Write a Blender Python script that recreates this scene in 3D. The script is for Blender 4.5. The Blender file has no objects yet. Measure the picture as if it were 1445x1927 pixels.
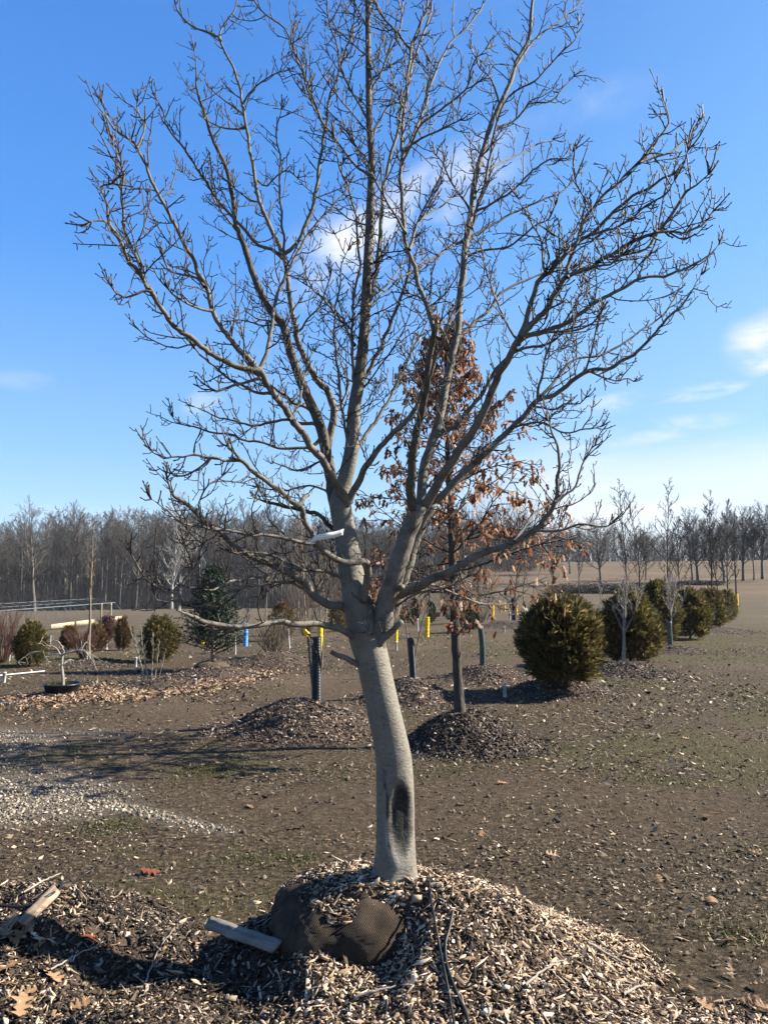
import bpy, math, random
import numpy as np
from mathutils import Vector, Matrix

rng = np.random.default_rng(11)
random.seed(11)
S = bpy.context.scene
COL = S.collection
R = math.radians

# ------------------------------------------------------------------ camera
CAMZ, FPX, CX, CY = 1.65, 1391.0, 722.5, 963.5
PITCH = math.atan((1095 - CY) / FPX)
cam = bpy.data.cameras.new('camera')
cam.sensor_fit = 'VERTICAL'
cam.sensor_height = 36.0
cam.lens = FPX / 1927 * 36.0
cam.clip_start, cam.clip_end = 0.05, 6000
camo = bpy.data.objects.new('camera', cam)
COL.objects.link(camo)
camo.location = (0, 0, CAMZ)
camo.rotation_euler = (math.pi / 2 + PITCH, 0, 0)
S.camera = camo

# ------------------------------------------------------------------ sky, sun, exposure
SUN_AZ, SUN_EL = R(81), R(34)          # clockwise from +Y, above the horizon
to_sun = Vector((math.sin(SUN_AZ) * math.cos(SUN_EL), math.cos(SUN_AZ) * math.cos(SUN_EL), math.sin(SUN_EL)))
W = bpy.data.worlds.new('World')
S.world = W
W.use_nodes = True
wn, wl = W.node_tree.nodes, W.node_tree.links
wn.clear()


def nmath(nt, op, a, b=None, c=None, clamp=False):
    n = nt.nodes.new('ShaderNodeMath')
    n.operation = op
    n.use_clamp = clamp
    for k, v in enumerate((a, b, c)):
        if v is None:
            continue
        if isinstance(v, (int, float)):
            n.inputs[k].default_value = v
        else:
            nt.links.new(v, n.inputs[k])
    return n.outputs[0]


def ramp_node(nt, stops, fac):
    r = nt.nodes.new('ShaderNodeValToRGB')
    el = r.color_ramp.elements
    while len(el) < len(stops):
        el.new(0.5)
    for e, (p, c) in zip(el, stops):
        e.position = p
        e.color = (*c, 1)
    nt.links.new(fac, r.inputs[0])
    return r.outputs[0]


def build_world():
    nt = W.node_tree
    m = lambda *a, **k: nmath(nt, *a, **k)
    sky = wn.new('ShaderNodeTexSky')
    sky.sky_type = 'NISHITA'
    sky.sun_disc = False
    sky.sun_elevation = SUN_EL
    sky.sun_rotation = SUN_AZ
    sky.altitude = 200
    sky.air_density = 1.0
    sky.dust_density = 0.15
    sky.ozone_density = 3.0
    hs = wn.new('ShaderNodeHueSaturation')
    hs.inputs['Saturation'].default_value = 1.16
    hs.inputs['Value'].default_value = 1.12
    wl.new(sky.outputs[0], hs.inputs['Color'])
    tc = wn.new('ShaderNodeTexCoord')
    sp = wn.new('ShaderNodeSeparateXYZ')
    wl.new(tc.outputs['Generated'], sp.inputs[0])
    x, y, z = sp.outputs
    az = m('ARCTAN2', x, y)
    el = m('ARCSINE', z)

    def noise(sa, se, scale, detail, off, rot=0.0):
        cb = wn.new('ShaderNodeCombineXYZ')
        c, s = math.cos(rot), math.sin(rot)
        u = m('ADD', m('MULTIPLY', az, c), m('MULTIPLY', el, s))
        v = m('SUBTRACT', m('MULTIPLY', el, c), m('MULTIPLY', az, s))
        wl.new(m('MULTIPLY', u, sa), cb.inputs[0])
        wl.new(m('MULTIPLY', v, se), cb.inputs[1])
        cb.inputs[2].default_value = off
        n = wn.new('ShaderNodeTexNoise')
        n.inputs['Scale'].default_value = scale
        n.inputs['Detail'].default_value = detail
        n.inputs['Roughness'].default_value = 0.6
        n.inputs['Distortion'].default_value = 0.4
        wl.new(cb.outputs[0], n.inputs['Vector'])
        return n.outputs['Fac']

    def ramp(v, lo, hi):
        n = wn.new('ShaderNodeMapRange')
        n.interpolation_type = 'SMOOTHSTEP'
        n.inputs['From Min'].default_value = lo
        n.inputs['From Max'].default_value = hi
        wl.new(v, n.inputs['Value'])
        return n.outputs[0]

    def angles(px, py):
        u, v = (px - CX) / FPX, (CY - py) / FPX
        d = Vector((u, math.cos(PITCH) - v * math.sin(PITCH), math.sin(PITCH) + v * math.cos(PITCH))).normalized()
        return math.atan2(d.x, d.y), math.asin(d.z)

    def patch(px, py, ra, rb, rot):
        a0, e0 = angles(px, py)
        c, s = math.cos(rot), math.sin(rot)
        da, de = m('SUBTRACT', az, a0), m('SUBTRACT', el, e0)
        u = m('ADD', m('MULTIPLY', da, c), m('MULTIPLY', de, s))
        v = m('SUBTRACT', m('MULTIPLY', de, c), m('MULTIPLY', da, s))
        q = m('ADD', m('POWER', m('ABSOLUTE', m('DIVIDE', u, ra)), 2.0), m('POWER', m('ABSOLUTE', m('DIVIDE', v, rb)), 2.0))
        return m('SUBTRACT', 1.0, ramp(q, 0.0, 1.0))

    nA = ramp(noise(6, 10, 1.0, 7, 3.1, 0.5), 0.34, 0.74)
    nB = ramp(noise(10, 26, 1.0, 7, 7.7), 0.36, 0.72)
    nC = ramp(noise(3.0, 22, 1.0, 6, 1.3, 0.1), 0.42, 0.72)
    tot = m('MULTIPLY', m('MULTIPLY', patch(790, 405, 0.22, 0.062, 0.5), nA), 0.85)
    for (px, py, ra, rb, rot, nn, k) in ((640, 490, 0.12, 0.07, 0.3, nA, 0.75), (1470, 640, 0.075, 0.055, 0, nB, 1.0),
                                         (1325, 737, 0.06, 0.012, 0.08, nB, 0.9), (1180, 755, 0.09, 0.016, 0.1, nB, 0.6),
                                         (1200, 815, 0.15, 0.018, 0.08, nB, 0.65), (395, 745, 0.05, 0.02, 0.6, nB, 0.3),
                                         (1130, 190, 0.1, 0.03, 0.1, nA, 0.2), (40, 715, 0.05, 0.016, 0, nB, 0.25),
                                         (150, 975, 0.16, 0.02, 0, nB, 0.35)):
        tot = m('ADD', tot, m('MULTIPLY', m('MULTIPLY', patch(px, py, ra, rb, rot), nn), k))
    # the low veil of cirrus that hugs the horizon all round on the sun's side
    veil = m('MULTIPLY', m('SUBTRACT', 1.0, ramp(el, 0.125, 0.20)), ramp(az, 0.03, 0.30))
    tot = m('ADD', tot, m('MULTIPLY', veil, m('ADD', m('MULTIPLY', nC, 0.5), 0.55)))
    high = m('MULTIPLY', ramp(el, 0.6, 0.9), m('MULTIPLY', nC, 0.10))
    tot = m('ADD', tot, high, clamp=True)
    # clear winter air: deeper and cleaner blue than the model's, paler towards the sun all the way round
    k = 1.16 / .19

    def grad(stops):
        return ramp_node(W.node_tree, [(p, tuple(v * k for v in c)) for p, c in stops], nmath(nt, 'DIVIDE', el, 1.57))
    away = grad([(0.0, (.42, .62, .86)), (.062, (.37, .60, .89)), (.112, (.27, .53, .91)), (.264, (.095, .335, .88)), (.44, (.062, .245, .74)), (.75, (.04, .165, .56))])
    sunw = grad([(0.0, (.66, .77, .90)), (.062, (.58, .74, .92)), (.112, (.46, .69, .96)), (.264, (.29, .585, .98)), (.44, (.20, .44, .90)), (.75, (.06, .20, .60))])
    side = ramp(m('ADD', m('MULTIPLY', x, math.sin(SUN_AZ)), m('MULTIPLY', y, math.cos(SUN_AZ))), -.12, .95)
    gm = wn.new('ShaderNodeMix')
    gm.data_type = 'RGBA'
    wl.new(side, gm.inputs['Factor'])
    wl.new(away, gm.inputs[6])
    wl.new(sunw, gm.inputs[7])
    g2 = wn.new('ShaderNodeMix')
    g2.data_type = 'RGBA'
    g2.inputs['Factor'].default_value = .75
    wl.new(hs.outputs[0], g2.inputs[6])
    wl.new(gm.outputs[2], g2.inputs[7])
    mx = wn.new('ShaderNodeMix')
    mx.data_type = 'RGBA'
    wl.new(tot, mx.inputs['Factor'])
    wl.new(g2.outputs[2], mx.inputs[6])
    mx.inputs[7].default_value = (5.5, 5.65, 5.9, 1)
    bg = wn.new('ShaderNodeBackground')
    bg.inputs['Strength'].default_value = 0.056
    wl.new(mx.outputs[2], bg.inputs['Color'])
    out = wn.new('ShaderNodeOutputWorld')
    wl.new(bg.outputs[0], out.inputs['Surface'])


build_world()
sun = bpy.data.lights.new('sun', 'SUN')
sun.energy = 5.0
sun.angle = R(0.53)
sun.color = (1.0, 0.93, 0.82)
suno = bpy.data.objects.new('sun', sun)
COL.objects.link(suno)
suno.rotation_euler = to_sun.to_track_quat('Z', 'Y').to_euler()
suno.location = (20, 6, 14)
S.view_settings.view_transform = 'Standard'
S.view_settings.look = 'None'
S.view_settings.exposure = 1.78
S.view_settings.gamma = 1.0
S.view_settings.use_curve_mapping = False

# ------------------------------------------------------------------ pixel -> place
cp, sp_ = math.cos(PITCH), math.sin(PITCH)


def ray(px, py):
    u, v = (px - CX) / FPX, (CY - py) / FPX
    return np.array([u, cp - v * sp_, sp_ + v * cp])


def P(px, py, Y):
    d = ray(px, py)
    return np.array([0, 0, CAMZ]) + d * (Y / d[1])


def smooth(t):
    t = np.clip(t, 0, 1)
    return t * t * (3 - 2 * t)


# value noise on numpy arrays
_perm = np.random.default_rng(5).random((256, 256))


def vnoise(x, y):
    xi, yi = np.floor(x).astype(int), np.floor(y).astype(int)
    fx, fy = x - xi, y - yi
    fx, fy = fx * fx * (3 - 2 * fx), fy * fy * (3 - 2 * fy)
    g = lambda a, b: _perm[a & 255, b & 255]
    return (g(xi, yi) * (1 - fx) + g(xi + 1, yi) * fx) * (1 - fy) + (g(xi, yi + 1) * (1 - fx) + g(xi + 1, yi + 1) * fx) * fy


def fbm(x, y, o=4):
    s, a, t = 0, 0.5, 0
    for k in range(o):
        s = s + a * vnoise(x * 2 ** k + 17.3 * k, y * 2 ** k + 9.1 * k)
        t += a
        a *= 0.5
    return s / t - 0.5


def hgt(x, y):
    """the lie of the land"""
    x, y = np.asarray(x, float), np.asarray(y, float)
    d = np.hypot(x, y)
    w = smooth((x / np.maximum(d, 1e-6) + 0.12) / 0.26)
    left = -0.0262 * np.clip(d - 18, 0, 125)
    right = 7.0 * smooth((d - 55) / 160)
    z = left * (1 - w) + right * w
    near = np.clip(1 - d / 40, 0, 1)
    return z + near * (0.06 * fbm(x * 0.7, y * 0.7, 3) + 0.035 * fbm(x * 4, y * 4, 3) * np.clip(1 - d / 14, 0, 1)) + 0.3 * fbm(x * .05, y * .05, 2) * smooth((d - 30) / 60)


def G(px, py, z=None):
    """where the ray meets the ground (or height z)"""
    d = ray(px, py)
    if z is not None:
        t = (z - CAMZ) / d[2]
        return np.array([0, 0, CAMZ]) + d * t
    t = 2.0
    while t < 900:
        p = np.array([0, 0, CAMZ]) + d * t
        if p[2] <= float(hgt(p[0], p[1])):
            break
        t *= 1.004
    return np.array([p[0], p[1], float(hgt(p[0], p[1]))])


def on(x, y):
    return np.array([x, y, float(hgt(x, y))])


def pxm(n, Y):
    return n / FPX * Y


# ------------------------------------------------------------------ materials
def principled(name, rough=0.8):
    m = bpy.data.materials.new(name)
    m.use_nodes = True
    b = m.node_tree.nodes['Principled BSDF']
    b.inputs['Roughness'].default_value = rough
    b.inputs['Specular IOR Level'].default_value = 0.25
    return m, m.node_tree, b


def tex_noise(nt, scale, detail=4, rough=0.6, vec=None, coord='Object', stretch=None):
    n = nt.nodes.new('ShaderNodeTexNoise')
    n.inputs['Scale'].default_value = scale
    n.inputs['Detail'].default_value = detail
    n.inputs['Roughness'].default_value = rough
    tc = nt.nodes.new('ShaderNodeTexCoord')
    src = tc.outputs[coord]
    if stretch:
        mp = nt.nodes.new('ShaderNodeMapping')
        mp.inputs['Scale'].default_value = stretch
        nt.links.new(src, mp.inputs[0])
        src = mp.outputs[0]
    nt.links.new(src, n.inputs['Vector'])
    return n.outputs['Fac']


def bump(nt, b, fac, strength, dist):
    n = nt.nodes.new('ShaderNodeBump')
    n.inputs['Strength'].default_value = strength
    n.inputs['Distance'].default_value = dist
    nt.links.new(fac, n.inputs['Height'])
    nt.links.new(n.outputs[0], b.inputs['Normal'])


def mat_island(name, stops, rough=0.8, translucent=0.0, bumpy=None):
    """every loose piece takes its own tone"""
    m, nt, b = principled(name, rough)
    g = nt.nodes.new('ShaderNodeNewGeometry')
    oi = nt.nodes.new('ShaderNodeObjectInfo')
    f = nmath(nt, 'FRACT', nmath(nt, 'ADD', g.outputs['Random Per Island'], oi.outputs['Random']))
    c = ramp_node(nt, stops, f)
    nt.links.new(c, b.inputs['Base Color'])
    if bumpy:
        bump(nt, b, tex_noise(nt, bumpy, 3), 0.5, 0.01)
    if translucent:
        t = nt.nodes.new('ShaderNodeBsdfTranslucent')
        nt.links.new(c, t.inputs['Color'])
        mix = nt.nodes.new('ShaderNodeMixShader')
        mix.inputs[0].default_value = translucent
        out = nt.nodes['Material Output']
        nt.links.new(b.outputs[0], mix.inputs[1])
        nt.links.new(t.outputs[0], mix.inputs[2])
        nt.links.new(mix.outputs[0], out.inputs['Surface'])
    return m


def mat_noise(name, stops, scale=8, rough=0.85, detail=5, bscale=None, bstr=0.4, bdist=0.01, stretch=None):
    m, nt, b = principled(name, rough)
    f = tex_noise(nt, scale, detail, 0.65, stretch=stretch)
    nt.links.new(ramp_node(nt, stops, f), b.inputs['Base Color'])
    if bscale:
        bump(nt, b, tex_noise(nt, bscale, 4, 0.6, stretch=stretch), bstr, bdist)
    return m


def mat_flat(name, c, rough=0.6):
    m, nt, b = principled(name, rough)
    f = tex_noise(nt, 14, 3)
    lo = tuple(v * 0.8 for v in c)
    hi = tuple(min(1, v * 1.15) for v in c)
    nt.links.new(ramp_node(nt, [(0.3, lo), (0.7, hi)], f), b.inputs['Base Color'])
    return m


M = {}
def bark_mat(name, lo, mid, hi, spot):
    m, nt, b = principled(name, .72)
    c = ramp_node(nt, [(.28, lo), (.52, mid), (.76, hi)], tex_noise(nt, 13, 8, .72))
    f = ramp_node(nt, [(.56, (0, 0, 0)), (.70, (.75, .75, .75))], tex_noise(nt, 75, 4, .7))
    q = nt.nodes.new('ShaderNodeMix')
    q.data_type = 'RGBA'
    nt.links.new(f, q.inputs['Factor'])
    nt.links.new(c, q.inputs[6])
    q.inputs[7].default_value = (*spot, 1)
    nt.links.new(q.outputs[2], b.inputs['Base Color'])
    h = nmath(nt, 'ADD', tex_noise(nt, 110, 4, .7), nmath(nt, 'MULTIPLY', tex_noise(nt, 35, 4, .7), 1.2))
    bump(nt, b, h, .55, .006)
    return m


M['limb'] = bark_mat('smooth_grey_bark', (.06, .05, .038), (.132, .117, .094), (.19, .173, .146), (.042, .034, .026))
M['leader'] = mat_noise('olive_brown_bark', [(0.25, (.035, .028, .019)), (0.55, (.075, .062, .045)), (0.8, (.125, .108, .083))], 26, 0.8, 6, 70, 0.8, 0.005)
M['twig'] = mat_noise('twig_bark', [(0.3, (.022, .016, .012)), (0.7, (.072, .056, .044))], 25, 0.62, 3)
M['cut'] = mat_noise('cut_wood', [(0.3, (.20, .15, .10)), (0.7, (.36, .28, .2))], 40)
M['chip'] = mat_island('wood_chip', [(0, (.05, .031, .018)), (.25, (.13, .082, .048)), (.5, (.27, .188, .116)), (.8, (.43, .325, .22)), (1, (.58, .475, .355))], 0.8)
M['chip_old'] = mat_island('weathered_chip', [(0, (.02, .013, .009)), (.4, (.055, .037, .026)), (.75, (.12, .085, .063)), (1, (.33, .26, .20))], 0.85)
M['chip_mix'] = mat_island('mixed_chip', [(0, (.010, .007, .005)), (.5, (.030, .021, .014)), (.82, (.085, .061, .043)), (1, (.32, .255, .19))], 0.82)
M['mulch'] = mat_noise('mulch_soil', [(0.3, (.022, .015, .01)), (0.6, (.06, .041, .028)), (0.8, (.12, .085, .058))], 30, 0.95, 6, 40, 1.0, 0.02)
M['stone'] = mat_island('gravel_stone', [(0, (.05, .038, .026)), (.4, (.15, .122, .088)), (.8, (.24, .20, .145)), (1, (.38, .33, .26))], 0.8)
M['litter'] = mat_island('leaf_litter', [(0, (.012, .008, .005)), (.35, (.04, .027, .018)), (.7, (.13, .092, .06)), (.9, (.27, .205, .14)), (1, (.42, .34, .25))], 0.8)
M['litter_tan'] = mat_island('tan_leaf_litter', [(0, (.06, .035, .018)), (.5, (.17, .105, .06)), (1, (.36, .26, .17))], 0.8)
M['grass'] = mat_island('grass_blade', [(0, (.025, .036, .009)), (.5, (.055, .066, .016)), (1, (.125, .115, .04))], 0.7, 0.25)
M['drygrass'] = mat_island('dry_grass_blade', [(0, (.10, .085, .045)), (.5, (.21, .17, .095)), (1, (.34, .28, .17))], 0.8, 0.2)
M['oakleaf'] = mat_island('dead_oak_leaf', [(0, (.09, .032, .014)), (.35, (.19, .076, .034)), (.7, (.29, .15, .08)), (1, (.42, .30, .21))], 0.5, 0.42)
M['leaf_tan'] = mat_island('tan_oak_leaf', [(0, (.17, .095, .045)), (1, (.30, .19, .105))], 0.6, 0.15)
M['leaf_red'] = mat_island('russet_oak_leaf', [(0, (.10, .028, .012)), (1, (.16, .05, .022))], 0.55, 0.15)
M['arb'] = mat_island('arborvitae_spray', [(0, (.022, .026, .008)), (.35, (.05, .047, .014)), (.7, (.115, .09, .03)), (1, (.27, .205, .095))], 0.4, 0.35)
M['arb_brown'] = mat_island('bronzed_spray', [(0, (.04, .03, .012)), (.5, (.11, .07, .03)), (1, (.22, .15, .06))], 0.6, 0.25)
M['redtwig'] = mat_island('red_twig', [(0, (.05, .02, .015)), (1, (.12, .06, .045))], 0.7)
M['purple'] = mat_island('purple_leaf', [(0, (.03, .015, .018)), (1, (.10, .05, .05))], 0.6, 0.2)
M['spruce'] = mat_island('spruce_needles', [(0, (.009, .017, .009)), (.6, (.022, .038, .02)), (1, (.062, .084, .05))], 0.6, 0.1)
M['darkgreen'] = mat_island('dark_green_spray', [(0, (.015, .025, .008)), (1, (.05, .07, .02))], 0.6, 0.15)
M['oakbark'] = mat_noise('oak_bark', [(0.3, (.022, .018, .014)), (0.7, (.085, .071, .057))], 30, 0.9, 5, 40, 1.0, 0.02, stretch=(1, 1, .25))
M['darkbark'] = mat_noise('dark_bark', [(0.3, (.028, .023, .019)), (0.7, (.07, .06, .05))], 6, 0.9)
M['nursery'] = mat_noise('nursery_bark', [(0.3, (.016, .013, .011)), (0.7, (.042, .036, .03))], 6, 0.9)
M['greybark'] = mat_noise('grey_bark', [(0.3, (.14, .125, .11)), (0.7, (.27, .245, .215))], 6, 0.9)
M['forest'] = mat_noise('forest_bark', [(0.3, (.06, .052, .045)), (0.7, (.125, .11, .096))], .6, 0.95)
M['forest_twig'] = mat_noise('forest_twig', [(0.3, (.038, .032, .028)), (0.7, (.085, .074, .064))], .5, 0.95)
M['pale'] = mat_noise('pale_bark', [(0.3, (.15, .13, .105)), (0.7, (.29, .255, .21))], 12, 0.8)
M['tanbark'] = mat_noise('tan_bark', [(0.3, (.10, .075, .05)), (0.7, (.20, .155, .11))], 12, 0.8)
M['white_bark'] = mat_noise('white_bark', [(0.3, (.13, .123, .11)), (0.7, (.25, .238, .215))], .5, 0.85)
M['black_plastic'] = mat_flat('black_plastic', (.014, .017, .022), 0.38)
M['green_plastic'] = mat_flat('grey_green_plastic', (.045, .065, .06), 0.45)
M['yellow'] = mat_flat('yellow_plastic', (.72, .42, .015), 0.45)
M['blue'] = mat_flat('blue_plastic', (.08, .27, .62), 0.5)
M['white_pvc'] = mat_flat('white_pvc', (.42, .42, .40), 0.5)
M['tube'] = mat_flat('black_tubing', (.012, .012, .013), 0.42)
M['galv'] = mat_flat('galvanised_steel', (.09, .10, .105), 0.5)
M['board'] = mat_noise('pale_board', [(0.3, (.25, .195, .125)), (0.7, (.36, .29, .19))], 4, 0.8)
M['post'] = mat_noise('post_wood', [(0.3, (.20, .155, .10)), (0.7, (.31, .25, .165))], 5, 0.85)
M['plank'] = mat_noise('weathered_plank', [(0.25, (.09, .08, .066)), (0.55, (.20, .18, .155)), (0.8, (.29, .265, .23))], 9, 0.85, 6, 30, 0.8, 0.004, stretch=(.15, 1.6, 1.6))
M['tag'] = mat_flat('white_tag', (.68, .68, .65), 0.5)
M['hedge'] = mat_island('hedge_twig', [(0, (.02, .018, .015)), (1, (.06, .052, .042))], 0.9)


def burlap():
    m, nt, b = principled('burlap', 0.95)
    tc = nt.nodes.new('ShaderNodeTexCoord')
    hts = []
    for rot in (0.75, -0.75):
        mp = nt.nodes.new('ShaderNodeMapping')
        mp.inputs['Rotation'].default_value = (0, rot, 0)
        nt.links.new(tc.outputs['Object'], mp.inputs[0])
        w = nt.nodes.new('ShaderNodeTexWave')
        w.inputs['Scale'].default_value = 56
        w.inputs['Distortion'].default_value = 2.2
        w.inputs['Detail'].default_value = 1
        nt.links.new(mp.outputs[0], w.inputs['Vector'])
        hts.append(w.outputs['Fac'])
    h = nmath(nt, 'MULTIPLY', hts[0], hts[1])
    n = tex_noise(nt, 7, 5)
    c1 = ramp_node(nt, [(0.3, (.020, .013, .008)), (0.5, (.06, .041, .026)), (0.7, (.13, .092, .06))], n)
    mx = nt.nodes.new('ShaderNodeMix')
    mx.data_type = 'RGBA'
    mx.blend_type = 'MULTIPLY'
    mx.inputs['Factor'].default_value = 0.8
    nt.links.new(c1, mx.inputs[6])
    nt.links.new(ramp_node(nt, [(0.0, (.35, .35, .35)), (0.5, (1, 1, 1))], h), mx.inputs[7])
    nt.links.new(mx.outputs[2], b.inputs['Base Color'])
    bump(nt, b, h, 0.9, 0.006)
    return m


M['burlap'] = burlap()


# ------------------------------------------------------------------ mesh helpers
def mesh_np(name, V, F, mat=None, smooth_shade=False):
    """V (N,3); F one (M,k) array or a list of such arrays"""
    V = np.asarray(V, np.float32)
    Fs = F if isinstance(F, list) else [F]
    Fs = [np.asarray(f, np.int32) for f in Fs if len(f)]
    me = bpy.data.meshes.new(name)
    me.vertices.add(len(V))
    me.vertices.foreach_set('co', V.ravel())
    loops = np.concatenate([f.ravel() for f in Fs])
    tot = np.concatenate([np.full(len(f), f.shape[1], np.int32) for f in Fs])
    start = np.concatenate([[0], np.cumsum(tot)[:-1]]).astype(np.int32)
    me.loops.add(len(loops))
    me.loops.foreach_set('vertex_index', loops)
    me.polygons.add(len(tot))
    me.polygons.foreach_set('loop_start', start)
    me.polygons.foreach_set('loop_total', tot)
    if smooth_shade:
        me.polygons.foreach_set('use_smooth', np.ones(len(tot), bool))
    me.update(calc_edges=True)
    if mat:
        me.materials.append(mat)
    return me


def obj(name, me, parent=None, loc=(0, 0, 0), kind=None, label=None, cat=None, group=None):
    o = bpy.data.objects.new(name, me)
    COL.objects.link(o)
    o.location = loc
    if parent is not None:
        o.parent = parent
    for k, v in (('kind', kind), ('label', label), ('category', cat), ('group', group)):
        if v:
            o[k] = v
    return o


def thing(name, label, cat, loc=(0, 0, 0), group=None, rz=0):
    o = obj(name, None, None, tuple(float(v) for v in loc), None, label, cat, group)
    o.rotation_euler = (0, 0, rz)
    o.empty_display_size = 0.1
    return o


def copy_tree(root, label=None, loc=None, rz=0, scale=1.0, group=None):
    c = root.copy()
    COL.objects.link(c)
    if label:
        c['label'] = label
    if group:
        c['group'] = group
    if loc is not None:
        c.location = tuple(float(v) for v in loc)
    c.rotation_euler = (0, 0, rz)
    c.scale = (scale, scale, scale) if isinstance(scale, (int, float)) else scale

    def kids(a, b):
        for ch in list(a.children):
            d = ch.copy()
            COL.objects.link(d)
            d.parent = b
            kids(ch, d)
    kids(root, c)
    return c


class Tubes:
    """many tapered tubes, built all at once"""

    def __init__(self, sides=5):
        self.sides, self.g = sides, {}

    def add(self, pts, rad):
        pts = np.asarray(pts, float)
        self.g.setdefault(len(pts), []).append((pts, np.asarray(rad, float)))

    def arrays(self):
        Vs, Fs, base, k = [], [], 0, self.sides
        for n, lst in self.g.items():
            Pn = np.stack([a for a, _ in lst])
            Rn = np.stack([b for _, b in lst])
            T = np.gradient(Pn, axis=1)
            T /= np.linalg.norm(T, axis=2, keepdims=True) + 1e-12
            mean = np.abs(T.mean(axis=1))
            ref = np.zeros((len(lst), 3))
            ref[np.arange(len(lst)), mean.argmin(axis=1)] = 1
            U = np.cross(T, ref[:, None, :])
            U /= np.linalg.norm(U, axis=2, keepdims=True) + 1e-12
            Wv = np.cross(T, U)
            ang = np.arange(k) * 2 * math.pi / k
            V = Pn[:, :, None, :] + Rn[:, :, None, None] * (np.cos(ang)[None, None, :, None] * U[:, :, None, :] + np.sin(ang)[None, None, :, None] * Wv[:, :, None, :])
            L = len(lst)
            idx = base + np.arange(L * n * k).reshape(L, n, k)
            a = idx[:, :-1, :]
            b = np.roll(a, -1, axis=2)
            c = idx[:, 1:, :]
            d = np.roll(c, -1, axis=2)
            Fs.append(np.stack([a, c, d, b], -1).reshape(-1, 4))
            Vs.append(V.reshape(-1, 3))
            base += L * n * k
        return np.concatenate(Vs), np.concatenate(Fs)

    def mesh(self, name, mat, origin=(0, 0, 0), smooth_shade=True):
        V, F = self.arrays()
        return mesh_np(name, V - np.asarray(origin), F, mat, smooth_shade)

    def __bool__(self):
        return bool(self.g)


def spline(pts, n):
    """Catmull-Rom through the rows of pts, n samples even in length"""
    p = np.asarray(pts, float)
    if len(p) == 2:
        return p[0] + (p[1] - p[0]) * np.linspace(0, 1, n)[:, None]
    q = np.vstack([2 * p[0] - p[1], p, 2 * p[-1] - p[-2]])
    out = []
    for i in range(1, len(q) - 2):
        t = np.linspace(0, 1, 14, endpoint=False)[:, None]
        a, b, c, d = q[i - 1], q[i], q[i + 1], q[i + 2]
        out.append(0.5 * (2 * b + (c - a) * t + (2 * a - 5 * b + 4 * c - d) * t ** 2 + (3 * b - a - 3 * c + d) * t ** 3))
    out = np.vstack(out + [p[-1:]])
    s = np.concatenate([[0], np.cumsum(np.linalg.norm(np.diff(out[:, :3], axis=0), axis=1))])
    u = np.linspace(0, s[-1], n)
    return np.stack([np.interp(u, s, out[:, k]) for k in range(out.shape[1])], 1)


def unit(v):
    return v / (math.sqrt(float(v[0] * v[0] + v[1] * v[1] + v[2] * v[2])) + 1e-12)


def path(p, d, L, n, up, wob):
    """a wandering line of n points"""
    D = rng.normal(0, wob, (n - 1, 3))
    D[:, 2] += up
    D = np.cumsum(D, axis=0)
    D += np.asarray(d, float)
    D *= (L / (n - 1) / np.sqrt((D * D).sum(1)))[:, None]
    out = np.empty((n, 3))
    out[0] = p
    out[1:] = out[0] + np.cumsum(D, axis=0)
    return out


def side_dir(t, ang, upbias=0.3):
    q = rng.normal(0, 1, 3)
    tx, ty, tz = t
    r = unit(np.array([ty * q[2] - tz * q[1], tz * q[0] - tx * q[2], tx * q[1] - ty * q[0]]))
    d = unit(t * math.cos(ang) + r * math.sin(ang))
    d[2] += upbias
    return unit(d)


def scatter(bv, bf, pos, rot, scl, jitter=0.0):
    """copies of a small shape: pos (N,3), rot (N,3,3), scl (N,3)"""
    bv = np.asarray(bv, float)
    N, k = len(pos), len(bv)
    loc = bv[None] * scl[:, None, :]
    if jitter:
        loc = loc * (1 + rng.uniform(-jitter, jitter, loc.shape))
    V = np.einsum('nij,nkj->nki', rot, loc) + pos[:, None, :]
    off = (np.arange(N) * k)[:, None, None]
    fs = bf if isinstance(bf, list) else [bf]
    return V.reshape(-1, 3), [(np.asarray(f)[None] + off).reshape(-1, len(f[0])) for f in fs]


def rots(n, tilt, nrm=None):
    """random yaw, a random tilt away from the surface normal"""
    yaw = rng.uniform(0, 2 * math.pi, n)
    z = np.zeros((n, 3))
    z[:, 2] = 1
    if nrm is not None:
        z = nrm.copy()
    z = z + rng.normal(0, 1, (n, 3)) * np.asarray(tilt).reshape(-1, 1)
    z /= np.linalg.norm(z, axis=1, keepdims=True)
    x = np.stack([np.cos(yaw), np.sin(yaw), np.zeros(n)], 1)
    x = x - (x * z).sum(1, keepdims=True) * z
    x /= np.linalg.norm(x, axis=1, keepdims=True) + 1e-9
    y = np.cross(z, x)
    return np.stack([x, y, z], 2)


CHIP_V = np.array([[-.5, -.35, -.5], [.4, -.5, -.5], [.5, .3, -.5], [-.42, .5, -.5], [-.46, -.28, .5], [.34, -.42, .5], [.45, .22, .5], [-.36, .4, .5]])
SPLIT_V = np.array([[-.5, -.1, -.5], [.1, -.5, -.5], [.5, 0, -.3], [-.1, .5, -.5], [-.5, .02, .5], [.06, -.36, .5], [.42, .05, .3], [-.14, .36, .5]])
CHIP_F = np.array([[0, 3, 2, 1], [4, 5, 6, 7], [0, 1, 5, 4], [1, 2, 6, 5], [2, 3, 7, 6], [3, 0, 4, 7]])
_t = (1 + 5 ** .5) / 2
ICO_V = np.array([[-1, _t, 0], [1, _t, 0], [-1, -_t, 0], [1, -_t, 0], [0, -1, _t], [0, 1, _t], [0, -1, -_t], [0, 1, -_t], [_t, 0, -1], [_t, 0, 1], [-_t, 0, -1], [-_t, 0, 1]]) / 1.9
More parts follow.
